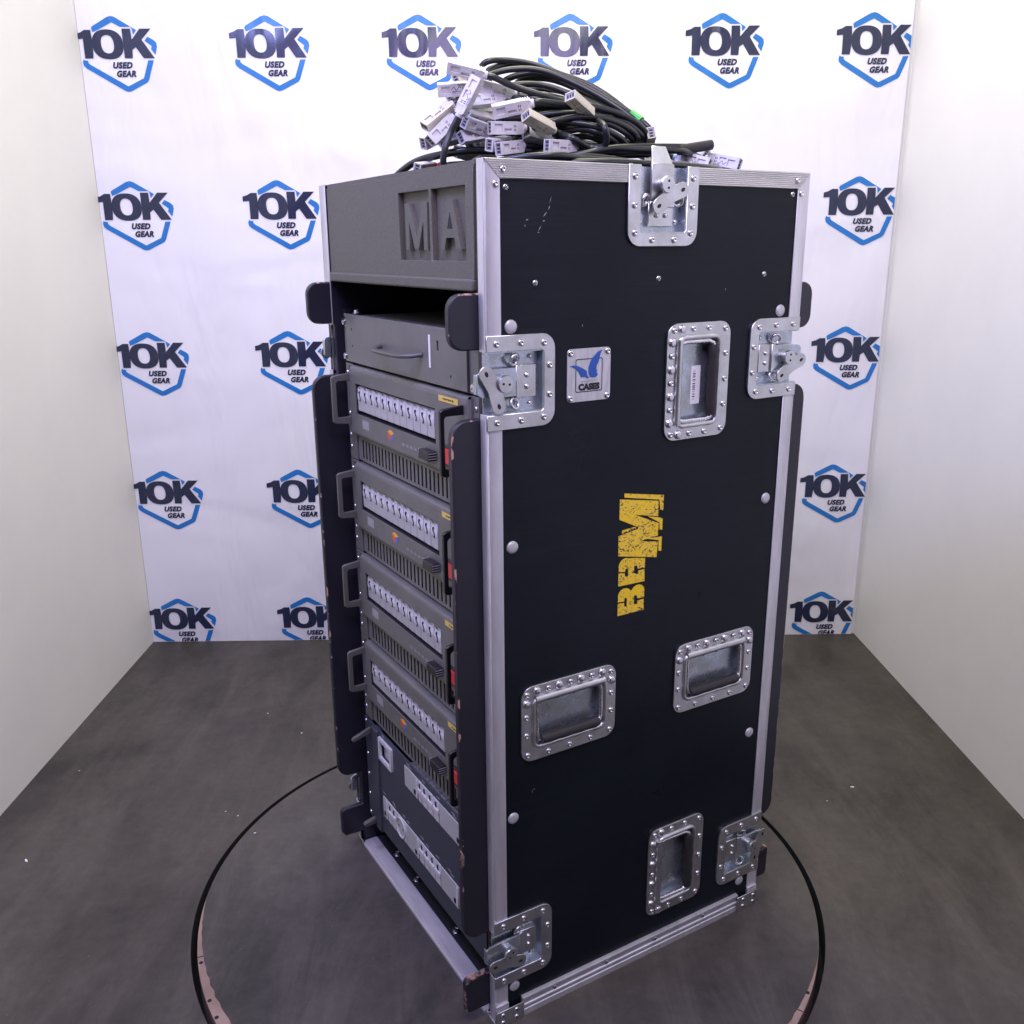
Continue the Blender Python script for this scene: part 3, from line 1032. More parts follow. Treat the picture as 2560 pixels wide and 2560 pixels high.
# ---------------- maker's badge
bz = MB().prism(rrect(0.125, 0.1975, 0.9825, 1.0545, 0.006, 4), SIDE, -0.0021, -0.0006).build('badge', M_BADGE, case, 0.0003, 1)
bz['label'] = 'brushed metal badge with blue wings reading CASES'
WR = [(0.1825, 1.0513), (0.1754, 1.0487), (0.1686, 1.0431), (0.1632, 1.0364), (0.1602, 1.0281), (0.1604, 1.0205), (0.1636, 1.0147), (0.1705, 1.0139), (0.1749, 1.0164), (0.1751, 1.0194), (0.1732, 1.0206), (0.1741, 1.0235), (0.1728, 1.0257), (0.1733, 1.0302), (0.1763, 1.0351), (0.1778, 1.04), (0.1792, 1.0455)]
WL = [(0.1289, 1.032), (0.1356, 1.0328), (0.1429, 1.0313), (0.1504, 1.0278), (0.1566, 1.0243), (0.1573, 1.0202), (0.1586, 1.0166), (0.1617, 1.0148), (0.158, 1.0138), (0.153, 1.016), (0.1481, 1.0156), (0.1456, 1.0201), (0.143, 1.0238), (0.1387, 1.0276), (0.1338, 1.0299)]
for p in (WR, WL):
    MB().prism(p, SIDE, -0.0007, 0.0002).build('wing', M_WING, bz)
q = MB().ring(rrect(0.1388, 0.1835, 0.9953, 1.0407, 0.0025, 3), rrect(0.1398, 0.1825, 0.9966, 1.0394, 0.002, 3), SIDE, -0.0008, -0.0003)
q.build('printed_frame', M_INK, bz)
tv, tf = text_mesh('CASES', 0.0112, lambda u, v: SIDE(u + 0.1612, v + 0.9985, -0.0002), 0.0009, 0, 'CENTER', 1.06, 1.06)
MB().add(tv, tf).build('lettering', M_INK, bz, recalc=False)
q = MB()
for k_ in range(6):
    x0 = 0.1485 + k_ * 0.0042
    q.tube([SIDE(x0 + 0.0021 * math.cos(t), 1.0088 + 0.0014 * math.sin(t) + 0.0003 * k_, -0.0004) for t in [0.4 * i - 1 for i in range(9)]], 0.0004, 5)
q.build('script_print', M_PRINT, bz)
for x, z in ((0.1305, 1.049), (0.192, 1.049), (0.1305, 0.988), (0.192, 0.988)):
    put(RIV, 'rivet', bz, (x, 0.0006, z), SN)

# ---------------- flaked yellow stencil lettering
def lobe(cx, cz, rx, rz, a0, a1, k=7):
    return [(cx + rx * math.cos(math.radians(a0 + (a1 - a0) * i / k)), cz + rz * math.sin(math.radians(a0 + (a1 - a0) * i / k))) for i in range(k + 1)]


STEN = {
 'W': [[(0.2207, 0.8331), (0.2931, 0.8206), (0.2937, 0.7967), (0.2491, 0.8056), (0.2952, 0.7854), (0.2941, 0.766), (0.2601, 0.7629), (0.295, 0.756), (0.2933, 0.7318), (0.2204, 0.7461), (0.2198, 0.7772), (0.2562, 0.7827), (0.2561, 0.7853), (0.2206, 0.8024)],
       [(0.2288, 0.841), (0.3031, 0.8281), (0.303, 0.8043), (0.297, 0.8059), (0.2951, 0.8222), (0.229, 0.8348)],
       [(0.2735, 0.7995), (0.2955, 0.7945), (0.3025, 0.7914), (0.3025, 0.7738), (0.2972, 0.7753), (0.2967, 0.7863)],
       [(0.2261, 0.7850), (0.2498, 0.7869), (0.2530, 0.7846), (0.2262, 0.7799)],
       [(0.2727, 0.7645), (0.3023, 0.7633), (0.3023, 0.7402), (0.2967, 0.7416), (0.2964, 0.7585)]],
 'E': [[(0.2712, 0.7345), (0.2470, 0.7386)] + lobe(0.2343, 0.7285, 0.0128, 0.0122, 60, 200) + [(0.2215, 0.7209), (0.2336, 0.7192), (0.235, 0.7242), (0.2394, 0.7231), (0.2394, 0.7109), (0.2342, 0.7112), (0.2329, 0.717), (0.2216, 0.7189), (0.2216, 0.6982), (0.2715, 0.6973), (0.2707, 0.7168), (0.2588, 0.7164), (0.2577, 0.7106), (0.251, 0.7139), (0.2506, 0.7252), (0.2561, 0.7255), (0.2579, 0.7199), (0.2714, 0.7193)]],
 'F': [lobe(0.2592, 0.6828, 0.0128, 0.0112, -15, 155) + lobe(0.2343, 0.6818, 0.0128, 0.0112, 25, 200) + [(0.2215, 0.6728), (0.2337, 0.6719), (0.2343, 0.6775), (0.2385, 0.6766), (0.2387, 0.6628), (0.2339, 0.6642), (0.2337, 0.6696), (0.2216, 0.6702), (0.2219, 0.6507), (0.2718, 0.6507), (0.2711, 0.6685), (0.2591, 0.6683), (0.2585, 0.6623), (0.2521, 0.6637), (0.2524, 0.6777), (0.2571, 0.6774), (0.2589, 0.6717), (0.2718, 0.671)]]}
for k_, polys in STEN.items():
    q = MB()
    for p in polys:
        q.prism(p, SIDE, -0.0021, -0.0016)
    q.build('stencil_letter', M_YEL, case)

# white scratch marks on the panel
q = MB()
for x, z, l_, a in ((0.098, 1.243, 0.010, 70), (0.096, 1.234, 0.006, 60), (0.090, 1.226, 0.009, 50), (0.088, 1.218, 0.004, 20), (0.082, 1.209, 0.008, 55), (0.080, 1.204, 0.003, 0), (0.063, 1.219, 0.004, 20), (0.060, 1.212, 0.003, 80), (0.070, 0.401, 0.006, 80), (0.073, 0.404, 0.003, 20), (0.405, 1.125, 0.004, 80), (0.150, 1.085, 0.004, 70)):
    a = math.radians(a)
    c_, s_ = math.cos(a) * l_ / 2, math.sin(a) * l_ / 2
    t_ = 0.0007
    q.sheet([(x - c_, z - s_), (x - s_ * 0.15 + t_, z - t_), (x + c_, z + s_), (x + s_ * 0.1 - t_, z + t_)], SIDE, -0.0018)
q.build('paint_scratches', M_STICK_SHADE, case, recalc=False)

# ---------------- embossed plate above the drawer opening
FX = 0.0015
FRN = lambda u, v, n: (FX - n, u, v)
cells = [(0.1535, 0.252, 1.1695, 1.2615), (0.0500, 0.146, 1.1695, 1.2615)]
q = MB().holed(0.0290, W_ - 0.0290, 1.147, 1.2835, cells, FRN, -0.009, 0.0)
plate = q.build('logo_plate', M_MAP, case, 0.0006, 1)
MB().box(FX + 0.0085, FX + 0.012, 0.029, W_ - 0.029, 1.147, 1.2835).build('plate_back', M_MAP, case)
MB().box(FX - 0.0035, FX + 0.014, 0.0288, W_ - 0.0288, 1.132, 1.1475).build('plate_lip', M_MAP, case, 0.003, 3)
MB().box(FX + 0.002, 0.05, 0.028, W_ - 0.028, 1.284, 1.2895).build('front_top_edge', M_MAP, case)


Mp = [(0.232, 1.183), (0.2315, 1.246), (0.219, 1.246), (0.1965, 1.200), (0.174, 1.246), (0.1615, 1.246), (0.161, 1.183), (0.1735, 1.183), (0.1738, 1.2215), (0.1900, 1.184), (0.2030, 1.184), (0.2195, 1.2215), (0.2195, 1.183)]
Ap = [(0.124, 1.184), (0.1010, 1.246), (0.0865, 1.246), (0.0635, 1.184), (0.0775, 1.184), (0.0825, 1.1985), (0.1055, 1.1985), (0.1105, 1.184)]
q = MB().prism(Mp, FRN, -0.0088, -0.0004)
q.build('raised_letter', M_MAP, case, 0.0004, 1)
q = MB().prism(Ap, FRN, -0.0088, -0.0004)
q.prism([(0.1015, 1.2100), (0.0865, 1.2100), (0.0938, 1.2310)], FRN, -0.0003, 0.00002, 1)
q.build('raised_letter', [M_MAP, M_DARK], case, 0.0004, 1)

# rack rails and a closing wall behind the units
for y0, y1 in ((0.0285, 0.0460), (W_ - 0.0460, W_ - 0.0285)):
    MB().box(0.0165, 0.0195, y0, y1, 0.075, 1.085).box(0.0195, 0.040, y0, y0 + 0.003, 0.075, 1.085).build('rack_rail', M_BLACK, case)
MB().box(0.30, 0.305, 0.029, W_ - 0.029, 0.010, 1.275).build('inner_wall', M_DARK, case)

# ------------------------------------------------------------------ rack units (each lifts out of the case)


def unit(name, label, cat, z, group=None):
    return thing(name, label, cat, case_w((0, 0, z)), TH, group)


EAR0, EAR1 = 0.0447, 0.5273
EARX = 0.012
# --- drawer
dr = unit('rack_drawer', 'grey metal drawer with a pull handle racked above the dimmer units', 'drawer', 0.996)
MB().box(0.0165, 0.0165 + 0.002, 0.063, 0.509, 0.0, 0.082).box(0.0185, 0.29, 0.075, 0.500, 0.001, 0.080).build('drawer_body', M_GREY, dr)
MB().box(EARX + 0.002, EARX + 0.0042, EAR0, EAR1, 0.0005, 0.0825).build('ear_plate', M_GREY, dr, 0.0005, 1)
q = MB().holed(0.0705, 0.510, 0.0015, 0.0825, [(0.1545, 0.1605, 0.050, 0.064)], lambda u, v, n: (EARX - n, u, v), -0.002, 0.002)
q.build('drawer_front', M_GREY, dr, 0.0008, 2)
MB().box(EARX + 0.0005, EARX + 0.0015, 0.150, 0.165, 0.046, 0.068).build('lock_slot', M_DARK, dr)
q = MB()
hp = [(EARX - 0.001, 0.362, 0.0415), (-0.004, 0.352, 0.0385), (-0.013, 0.335, 0.037), (-0.0155, 0.31, 0.037), (-0.0155, 0.255, 0.037), (-0.013, 0.235, 0.037), (-0.004, 0.219, 0.0385), (EARX - 0.001, 0.209, 0.0415)]
q.tube(hp, 0.0052, 10)
q.v = [(x_, y_, 0.037 + (z_ - 0.037) * 0.72) for x_, y_, z_ in q.v]
q.build('pull_handle', M_STEELG, dr)
MB().box(0.0094, 0.0101, 0.1800, 0.1850, 0.024, 0.071).build('label_strip', M_PAPER, dr)
for y, z in ((0.485, 0.058), (0.483, 0.030), (0.118, 0.018)):
    MB().lathe((0.0101, y, z), FN, [(0.0024, 0), (0.0022, 0.0003), (0, 0.0004)], 10).build('pilot_hole', M_DARK, dr)
for y, z in ((0.519, 0.069), (0.519, 0.010), (0.053, 0.010), (0.053, 0.069)):
    put(BOLT, 'bolt', dr, (EARX + 0.002, y, z), FN)
put(BOLT, 'bolt', dr, (0.030, 0.505, 0.0825))

# --- dimmer units, built once then copied


def make_dimmer():
    t = unit('dimmer_unit', 'grey dimmer unit with twelve white breakers directly below the drawer', 'dimmer', 0.8225, 'dimmer units in the rack')
    hz = 0.1722
    for ya, yb in ((EAR0, 0.0658), (0.4942, EAR1)):
        MB().box(EARX + 0.001, EARX + 0.004, ya, yb, 0.0008, hz - 0.0008).build('ear_plate', M_GREY, t, 0.0005, 1)
    MB().box(0.030, 0.29, 0.070, 0.500, 0.003, hz - 0.003).build('chassis', M_DARK, t)
    # front cover: sloping top, flat face with the breaker window, tucked bottom, rounded ends
    ft, fb = 0.1625, 0.055
    y0, y1 = 0.058, 0.507
    q = MB()
    FXC = 0.006
    fn = lambda u, v, n: (FXC - n, u, v)
    q.holed(y0 + 0.008, y1 - 0.014, fb, ft, [(0.163, 0.4715, 0.088, 0.141)], fn, -0.002, 0.0)
    # sloped top
    tp = [(FXC, ft), (FXC + 0.0008, ft + 0.0042), (FXC + 0.0034, ft + 0.0070), (FXC + 0.007, ft + 0.0080), (0.0265, ft + 0.0084)]
    for (xa, za), (xb, zb) in zip(tp, tp[1:]):
        q.add([(xa, y0 + 0.008, za), (xa, y1 - 0.014, za), (xb, y1 - 0.014, zb), (xb, y0 + 0.008, zb)], [(0, 1, 2, 3)])
    # tucked bottom
    st = [(FXC, fb), (FXC + 0.0008, fb - 0.0035), (FXC + 0.003, fb - 0.006), (0.022, fb - 0.0075)]
    for (xa, za), (xb, zb) in zip(st, st[1:]):
        q.add([(xa, y0 + 0.008, za), (xa, y1 - 0.014, za), (xb, y1 - 0.014, zb), (xb, y0 + 0.008, zb)], [(0, 1, 2, 3)])
    # rounded ends
    for s_, ya, yb in ((1, y1 - 0.014, y1), (-1, y0 + 0.008, y0)):
        pr_ = [(FXC, ya), (FXC + 0.001, ya + (yb - ya) * 0.5), (FXC + 0.0035, ya + (yb - ya) * 0.85), (EARX + 0.001, yb)]
        for (xa, a), (xb, b) in zip(pr_, pr_[1:]):
            q.add([(xa, a, fb - 0.003), (xb, b, fb - 0.003), (xb, b, ft + 0.006), (xa, a, ft + 0.004)], [(0, 1, 2, 3)])
    q.build('front_cover', M_GREY, t, angle=28)
    # breaker window interior
    q = MB().box(0.026, 0.027, 0.158, 0.478, 0.083, 0.146)
    q.box(FXC + 0.002, 0.026, 0.158, 0.478, 0.141, 0.1415).box(FXC + 0.002, 0.026, 0.158, 0.478, 0.0875, 0.088)
    q.box(FXC + 0.002, 0.026, 0.4715, 0.472, 0.088, 0.141).box(FXC + 0.002, 0.026, 0.1625, 0.163, 0.088, 0.141)
    q.build('window_recess', M_DARK, t)
    # twelve breakers
    prof = [(0.025, 0.0), (0.0104, 0.0), (0.0092, 0.0030), (0.0092, 0.0195), (0.0084, 0.0212), (0.0084, 0.0300), (0.0092, 0.0315), (0.0092, 0.0400), (0.0125, 0.0430), (0.025, 0.0430)]
    pit_ = 0.0248
    bme = MB().prism(prof, lambda u, v, n: (u, n, v), -0.0112, 0.0112).mesh('breaker', M_WHITE)
    mk = MB()
    mk.tube([(0.0083, 0.0024 * math.sin(t * 5.4 + 0.5), 0.0345 - 0.0140 * t) for t in [i / 9 for i in range(10)]], [0.0009 + 0.0006 * (1 - i / 9) for i in range(10)], 5)
    mk.box(0.0080, 0.0086, -0.0030, 0.0026, 0.0186, 0.0197)
    mk.prism([(-0.0085, 0.0392), (0.0075, 0.0420), (0.0075, 0.0392)], lambda u, v, n: (0.0096 - n, u, v), -0.004, 0.0006, 1)  # grey triangle: sloped shadow at the breaker's top, painted in beside the symbol
    symbol_shade_me = mk.mesh('symbol', [M_INK, M_STICK_SHADE])
    for i in range(12):
        y = 0.4575 - pit_ * i
        if y < 0.172:
            break
        b = link('breaker', bme, t, 0.0007, 1)
        b.location = (0, y, 0.0935)
        link('symbol', symbol_shade_me, b)
    # slotted vent
    hs = [(0.078 + 0.0140 * i, 0.078 + 0.0140 * i + 0.0058, 0.0080, 0.0405) for i in range(29)]
    MB().holed(0.066, 0.494, 0.0025, 0.0485, hs, lambda u, v, n: (0.0160 - n, u, v), -0.0006, 0.0).build('vent_panel', M_GREY, t)
    # handles
    def cplate(yc, th, bar, m, name, xo, z0, z1):
        p = [(EARX + 0.001, z1 + 0.004), (xo + 0.004, z1), (xo, z1 - 0.003), (xo, z0 + 0.003), (xo + 0.004, z0), (EARX + 0.001, z0 - 0.004), (EARX + 0.001, z0 + 0.011), (xo + bar + 0.003, z0 + 0.010), (xo + bar, z0 + 0.013), (xo + bar, z1 - 0.013), (xo + bar + 0.003, z1 - 0.010), (EARX + 0.001, z1 - 0.010)]
        MB().prism(p, lambda u, v, n: (u, n, v), yc - th / 2, yc + th / 2).build(name, m, t, 0.0012, 2)
    cplate(0.5010, 0.0065, 0.0085, M_STEELG, 'handle', -0.0265, 0.069, 0.1525)
    cplate(0.0780, 0.0065, 0.0066, M_BLACK, 'handle', -0.0300, 0.061, 0.1545)
    # switch, lever, stickers
    sw = MB().box(0.0022, 0.0058, 0.1075, 0.1345, 0.062, 0.094).build('switch_bezel', M_BLACK, t, 0.0008, 1)
    MB().prism([(0.0030, 0.066), (0.0012, 0.068), (-0.0008, 0.090), (0.0030, 0.090)], lambda u, v, n: (u, n, v), 0.1105, 0.1315).build('rocker', M_RED, sw, 0.0005, 1)
    lv = MB().box(-0.0085, 0.0058, 0.1600, 0.1930, 0.0640, 0.0785).build('lever_block', M_BLACK, t, 0.0015, 2)
    q = MB()
    for z in (0.0675, 0.0715, 0.0755):
        q.box(-0.0080, 0.005, 0.1592, 0.1602, z - 0.0006, z + 0.0006)
    q.build('ridge', M_STICK_SHADE, lv)
    MB().box(-0.0086, 0.0058, 0.1931, 0.1965, 0.0638, 0.0787).build('lever_end', M_GREY, lv, 0.0008, 1)
    MB().box(0.0055, 0.0061, 0.417, 0.4445, 0.0665, 0.0815).build('faded_label', M_STICK_SHADE, t)
    q = MB()
    for k_ in range(5):
        q.box(0.00535, 0.00552, 0.283 - k_ * 0.0145 - 0.011, 0.283 - k_ * 0.0145, 0.0655, 0.0705)
    q.build('faint_print', mat_faint, t)
    # yellow sticker on the slope and its scribble
    ys = MB()
    sl = lambda u, v, n: (FXC - n, u, v)
    ys.prism([(0.090, ft - 0.0075), (0.149, ft - 0.0075), (0.149, ft + 0.0008), (0.090, ft + 0.0008)], sl, 0.0002, 0.0007)
    st_ = ys.build('sticker', M_YSTK, t)
    q = MB()
    for k_ in range(6):
        q.box(FXC - 0.0010, FXC - 0.0006, 0.1030 + k_ * 0.0058, 0.1068 + k_ * 0.0058, ft - 0.0048 + (k_ % 2) * 0.0007, ft - 0.0022)
    q.build('scribble', M_INK, st_)
    # ear screws
    for y in (0.5205, 0.0515):
        for z in (0.022, 0.0435, 0.0825, 0.155):
            put(SCR, 'screw', t, (EARX + 0.001, y, z), FN, z * 40)
    return t


mat_faint = mat('faint_grey_print', (0.24, 0.24, 0.235), 0.5)
proto = make_dimmer()


def copy_tree(o, parent=None):
    c = o.copy()
    COL.objects.link(c)
    if parent is not None:
        c.parent = parent
    for ch in list(o.children):
        copy_tree(ch, c)
    return c


copies = [proto]
for z, lb in ((0.6500, 'grey dimmer unit with twelve breakers and cube logo, second below the drawer'),
              (0.4775, 'grey dimmer unit whose cube logo is missing, between two dimmer units with logos'),
              (0.3050, 'grey dimmer unit with twelve breakers directly above the power distribution panel')):
    c = copy_tree(proto)
    c.location = case_w((0, 0, z))
    c['label'] = lb
    copies.append(c)
for i, t in enumerate(copies):
    if i == 2:
        continue
    q = MB()
    f_ = lambda u, v, n: (0.0060 - n, u, v)
    q.prism([(0.339, 0.0790), (0.325, 0.0745), (0.313, 0.0790), (0.327, 0.0835)], f_, -0.0002, 0.0004, 0)
    q.prism([(0.339, 0.0780), (0.3255, 0.0735), (0.3255, 0.0655), (0.336, 0.0675)], f_, -0.0002, 0.00035, 1)
    q.prism([(0.3245, 0.0735), (0.313, 0.0775), (0.317, 0.0670), (0.3245, 0.0655)], f_, -0.0002, 0.00035, 2)
    q.build('cube_logo', [M_ORANGE, M_REDP, M_BLUEP], t)

# --- power distribution panel
pd = unit('power_distribution_unit', 'slate grey power distribution panel with two breaker rows at the rack bottom', 'power panel', 0.078)
PX = 0.0105
pfn = lambda u, v, n: (PX - n, u, v)
rows_ = [(0.118, 0.342, 0.170, 0.2125), (0.135, 0.4515, 0.043, 0.0880)]
MB().holed(0.0445, 0.527, 0.003, 0.2255, rows_ + [(0.398, 0.450, 0.1715, 0.2110)], pfn, -0.003, 0.0).build('face_plate', M_PDU, pd, 0.0005, 1)
MB().box(PX + 0.018, PX + 0.25, 0.06, 0.50, 0.004, 0.222).build('chassis', M_DARK, pd)
MB().box(PX - 0.004, PX + 0.010, 0.4605, 0.4860, -0.002, 0.222).build('side_return', M_PDU, pd, 0.002, 2)


def module(ya, yb, z0, z1, kind):
    """one device of a breaker row; ya > yb"""
    y0_, y1_ = min(ya, yb) + 0.0006, max(ya, yb) - 0.0006
    if kind == 'breaker':
        h = z1 - z0
        prof = [(0.018, 0), (-0.001, 0), (-0.0015, h * 0.36), (-0.0035, h * 0.42), (-0.0035, h * 0.60), (-0.0012, h * 0.66), (-0.0012, h), (0.018, h)]
        o = MB().prism(prof, lambda u, v, n: (PX + u, n, v + z0), y0_, y1_).build('breaker', M_WHITE, pd, 0.0006, 1)
        ym = (y0_ + y1_) / 2
        MB().prism([(ym - 0.003, z0 + h * 0.70), (ym + 0.002, z0 + h * 0.62), (ym + 0.0035, z0 + h * 0.85), (ym - 0.0015, z0 + h * 0.92)], pfn, 0.0010, 0.0019).build('symbol', M_INK, o)
    elif kind == 'rcd':
        o = MB().box(PX - 0.0012, PX + 0.018, y0_, y1_, z0, z1).build('residual_current_breaker', M_OFFW, pd, 0.0008, 1)
        MB().box(PX - 0.0022, PX - 0.0011, y0_ + 0.010, y0_ + 0.017, z0 + 0.006, z0 + 0.014).build('test_button', M_INK, o)
        MB().box(PX - 0.0024, PX - 0.0011, y0_ + 0.001, y0_ + 0.0075, z0 + 0.002, z1 - 0.002).build('lever', M_WHITE, o, 0.0004, 1)
    elif kind == 'socket':
        o = MB().box(PX - 0.0012, PX + 0.018, y0_, y1_, z0, z1).build('outlet', M_WHITE, pd, 0.0008, 1)
        ym, zm = (y0_ + y1_) / 2, (z0 + z1) / 2
        q = MB()
        q.ring(circle(ym, zm, 0.0205, 24), circle(ym, zm, 0.0180, 24), pfn, 0.0008, 0.0034)
        q.build('outlet_collar', M_WHITE, o)
        MB().prism(circle(ym, zm, 0.0179, 24), pfn, 0.0010, 0.0015).build('outlet_well', M_OFFW, o)
        for s_ in (-1, 1):
            MB().prism(circle(ym + s_ * 0.0095, zm, 0.0024, 10), pfn, 0.0012, 0.0018).build('outlet_hole', M_INK, o)


for a, b, k_ in ((0.3415, 0.2829, 'rcd'), (0.2824, 0.2690, 'breaker'), (0.2683, 0.2461, 'breaker'), (0.2458, 0.2242, 'breaker'), (0.2239, 0.2010, 'breaker'), (0.2005, 0.1185, 'rcd')):
    module(a, b, 0.1705, 0.2120, k_)
for a, b, k_ in ((0.4510, 0.4268, 'rcd'), (0.4265, 0.4083, 'breaker'), (0.4080, 0.3902, 'breaker'), (0.3899, 0.3432, 'socket'), (0.3429, 0.2874, 'rcd'), (0.2871, 0.2677, 'breaker'), (0.2674, 0.2466, 'breaker'), (0.2463, 0.2243, 'breaker'), (0.2240, 0.2024, 'breaker'), (0.2022, 0.1355, 'rcd')):
    module(a, b, 0.0435, 0.0875, k_)
q = MB().ring(rrect(0.394, 0.454, 0.1675, 0.2150, 0.002, 2), rrect(0.4015, 0.4465, 0.175, 0.2080, 0.002, 2), pfn, 0.0, 0.0045)
dp = q.build('meter_frame', M_WHITE, pd)
MB().box(PX + 0.006, PX + 0.0065, 0.396, 0.452, 0.170, 0.2130).build('meter_well', M_WHITE, dp)
MB().box(PX + 0.004, PX + 0.0058, 0.4035, 0.4445, 0.1985, 0.2065).build('meter_slot', M_STICK_SHADE, dp)
q = MB()
for y, z in ((0.437, 0.222), (0.325, 0.220), (0.318, 0.2165), (0.262, 0.219), (0.205, 0.219), (0.150, 0.220), (0.145, 0.2165), (0.443, 0.096), (0.400, 0.0985), (0.396, 0.0945), (0.352, 0.098), (0.335, 0.095), (0.276, 0.098), (0.255, 0.095), (0.215, 0.097), (0.170, 0.099), (0.160, 0.095)):
    q.box(PX - 0.0003, PX + 0.0002, y - 0.006, y + 0.006, z - 0.0010, z + 0.0010)
q.build('faint_print', M_PRINT, pd)
for z in (0.012, 0.055, 0.10, 0.145, 0.19, 0.218):
    put(SCR, 'screw', pd, (PX, 0.5205, z), FN, z * 50)
# lever-like carry handle at the top left of the panel
p = [(PX, 0.212), (-0.026, 0.1985), (-0.029, 0.1935), (-0.026, 0.190), (PX, 0.200)]
MB().prism(p, lambda u, v, n: (u, n, v), 0.497, 0.5045).build('handle', M_STEELG, pd, 0.001, 1)
p = [(PX, 0.012), (-0.012, 0.006), (-0.015, 0.002), (-0.012, -0.002), (PX, 0.000)]
MB().prism(p, lambda u, v, n: (u, n, v), 0.494, 0.5040).build('handle', M_STEELG, pd, 0.001, 1)

# ------------------------------------------------------------------ cable heap on top
ZT = H_ + 0.0002


def plug_meshes():
    out = []
    for m in (M_PLUG, M_PLUG2):
        q = MB()
        fa = lambda s_: (lambda u, v, n: (u, s_ * n, v))
        q.box(0.004, 0.050, -0.0055, 0.0055, -0.0095, 0.0095)
        q.holed(0.0, 0.052, -0.0105, 0.0105, [(0.007, 0.022, -0.0065, 0.0045), (0.026, 0.040, 0.001, 0.0060)], fa(1), 0.0056, 0.0080)
        q.holed(0.0, 0.052, -0.0105, 0.0105, [(0.010, 0.030, -0.0050, 0.0050)], fa(-1), 0.0056, 0.0080)
        q.box(0.0, 0.052, -0.0056, 0.0056, 0.0090, 0.0108).box(0.0, 0.052, -0.0056, 0.0056, -0.0108, -0.0090)
        # tapered strain relief with ribs and collar
        P0 = [(0.050, -0.0074, -0.0102), (0.050, 0.0074, -0.0102), (0.050, 0.0074, 0.0102), (0.050, -0.0074, 0.0102)]
        P1 = [(0.066, -0.0064, -0.0080), (0.066, 0.0064, -0.0080), (0.066, 0.0064, 0.0080), (0.066, -0.0064, 0.0080)]
        q.add(P0 + P1, [(0, 1, 2, 3), (4, 7, 6, 5), (0, 4, 5, 1), (1, 5, 6, 2), (2, 6, 7, 3), (3, 7, 4, 0)])
        for k_ in range(3):
            x_ = 0.0535 + k_ * 0.004
            q.box(x_, x_ + 0.0016, -0.0078, 0.0078, 0.0085, 0.0106).box(x_, x_ + 0.0016, -0.0078, 0.0078, -0.0106, -0.0085)
        q.lathe((0.066, 0, 0), (1, 0, 0), [(0.0072, -0.002), (0.0072, 0.004), (0.0064, 0.0055), (0.0050, 0.0055)], 12)
        for k_ in range(2):
            for j in range(2):
                for s_ in (-1, 1):
                    q.box(0.0440 + k_ * 0.0030, 0.0452 + k_ * 0.0030, s_ * 0.0081 - 0.0002, s_ * 0.0081 + 0.0002, -0.005 + j * 0.006, -0.001 + j * 0.006, 1)
        out.append(q.mesh('plug', [m, M_DARK]))
    q2 = MB()
    q2.v, q2.f, q2.m = list(q.v), list(q.f), list(q.m)
    for s_ in (-1, 1):
        q2.tube([(0.024 + 0.0017 * i, s_ * 0.0081, -0.0030 + 0.0034 * ((i * 7) % 3 - 1) * (1 if i % 2 else -0.6)) for i in range(11)], 0.00045, 5, 1)
        for k_ in range(9):
            q2.box(0.036 + k_ * 0.0016, 0.0366 + k_ * 0.0016, s_ * 0.0081 - 0.0002, s_ * 0.0081 + 0.0002, -0.0102, -0.0066, 1)
    out.append(q2.mesh('plug', [M_PLUG, M_DARK]))
    return out


PLUGM = plug_meshes()
q = MB()
q.box(0.0012, 0.0038, -0.0052, 0.0052, -0.0088, 0.0088)
for k_ in range(3):
    q.box(0.0008, 0.0016, -0.0032, 0.0032, -0.0074 + k_ * 0.0054, -0.0044 + k_ * 0.0054, 1)
MARKM = q.mesh('socket_mouth', [M_STICK_SHADE, M_DARK])
Z1 = lambda x, y: (960 + x / 2.0125, 120 + y / 2.0125)


def lift(p, r=0.0056):
    if p.z < H_ + r + 0.0005:
        p.z = H_ + r + 0.0005
    return p


def P3(x, y, dep):
    return px(*Z1(x, y), dep)


def place_plug(parent, a, b, dep, roll=0.0, kind=0):
    """a = mating end, b = cord end (pixels of the enlarged heap); returns cord exit and direction"""
    A, B = P3(a[0], a[1], dep), P3(b[0], b[1], dep)
    LEN = 0.0715
    d = B - A
    l_ = d.length
    s_ = 1.0
    if l_ > LEN:
        s_ = min(1.22, l_ / LEN)
    else:
        s_ = max(0.84, l_ / LEN)
    if l_ < LEN * s_ * 0.98:
        dz = math.sqrt((LEN * s_) ** 2 - l_ * l_)
        B = B + Vector((0, dz, 0))
        d = B - A
    A.z = max(A.z, H_ + 0.0125); B.z = max(B.z, H_ + 0.0125)
    d = (B - A)
    X = d.normalized()
    tocam = (CAM - A).normalized()
    Yv = (tocam - X * tocam.dot(X)).normalized()
    Yv = (Matrix.Rotation(math.radians(roll), 3, X) @ Yv)
    Zv = X.cross(Yv)
    o = link('plug', PLUGM[kind], parent, 0.0007, 1)
    M = Matrix((X, Yv, Zv)).transposed().to_4x4()
    o.matrix_local = Matrix.Translation(A) @ M @ Matrix.Scale(s_, 4)
    link('socket_mouth', MARKM, o)
    return A + X * (LEN * s_ - 0.004), X


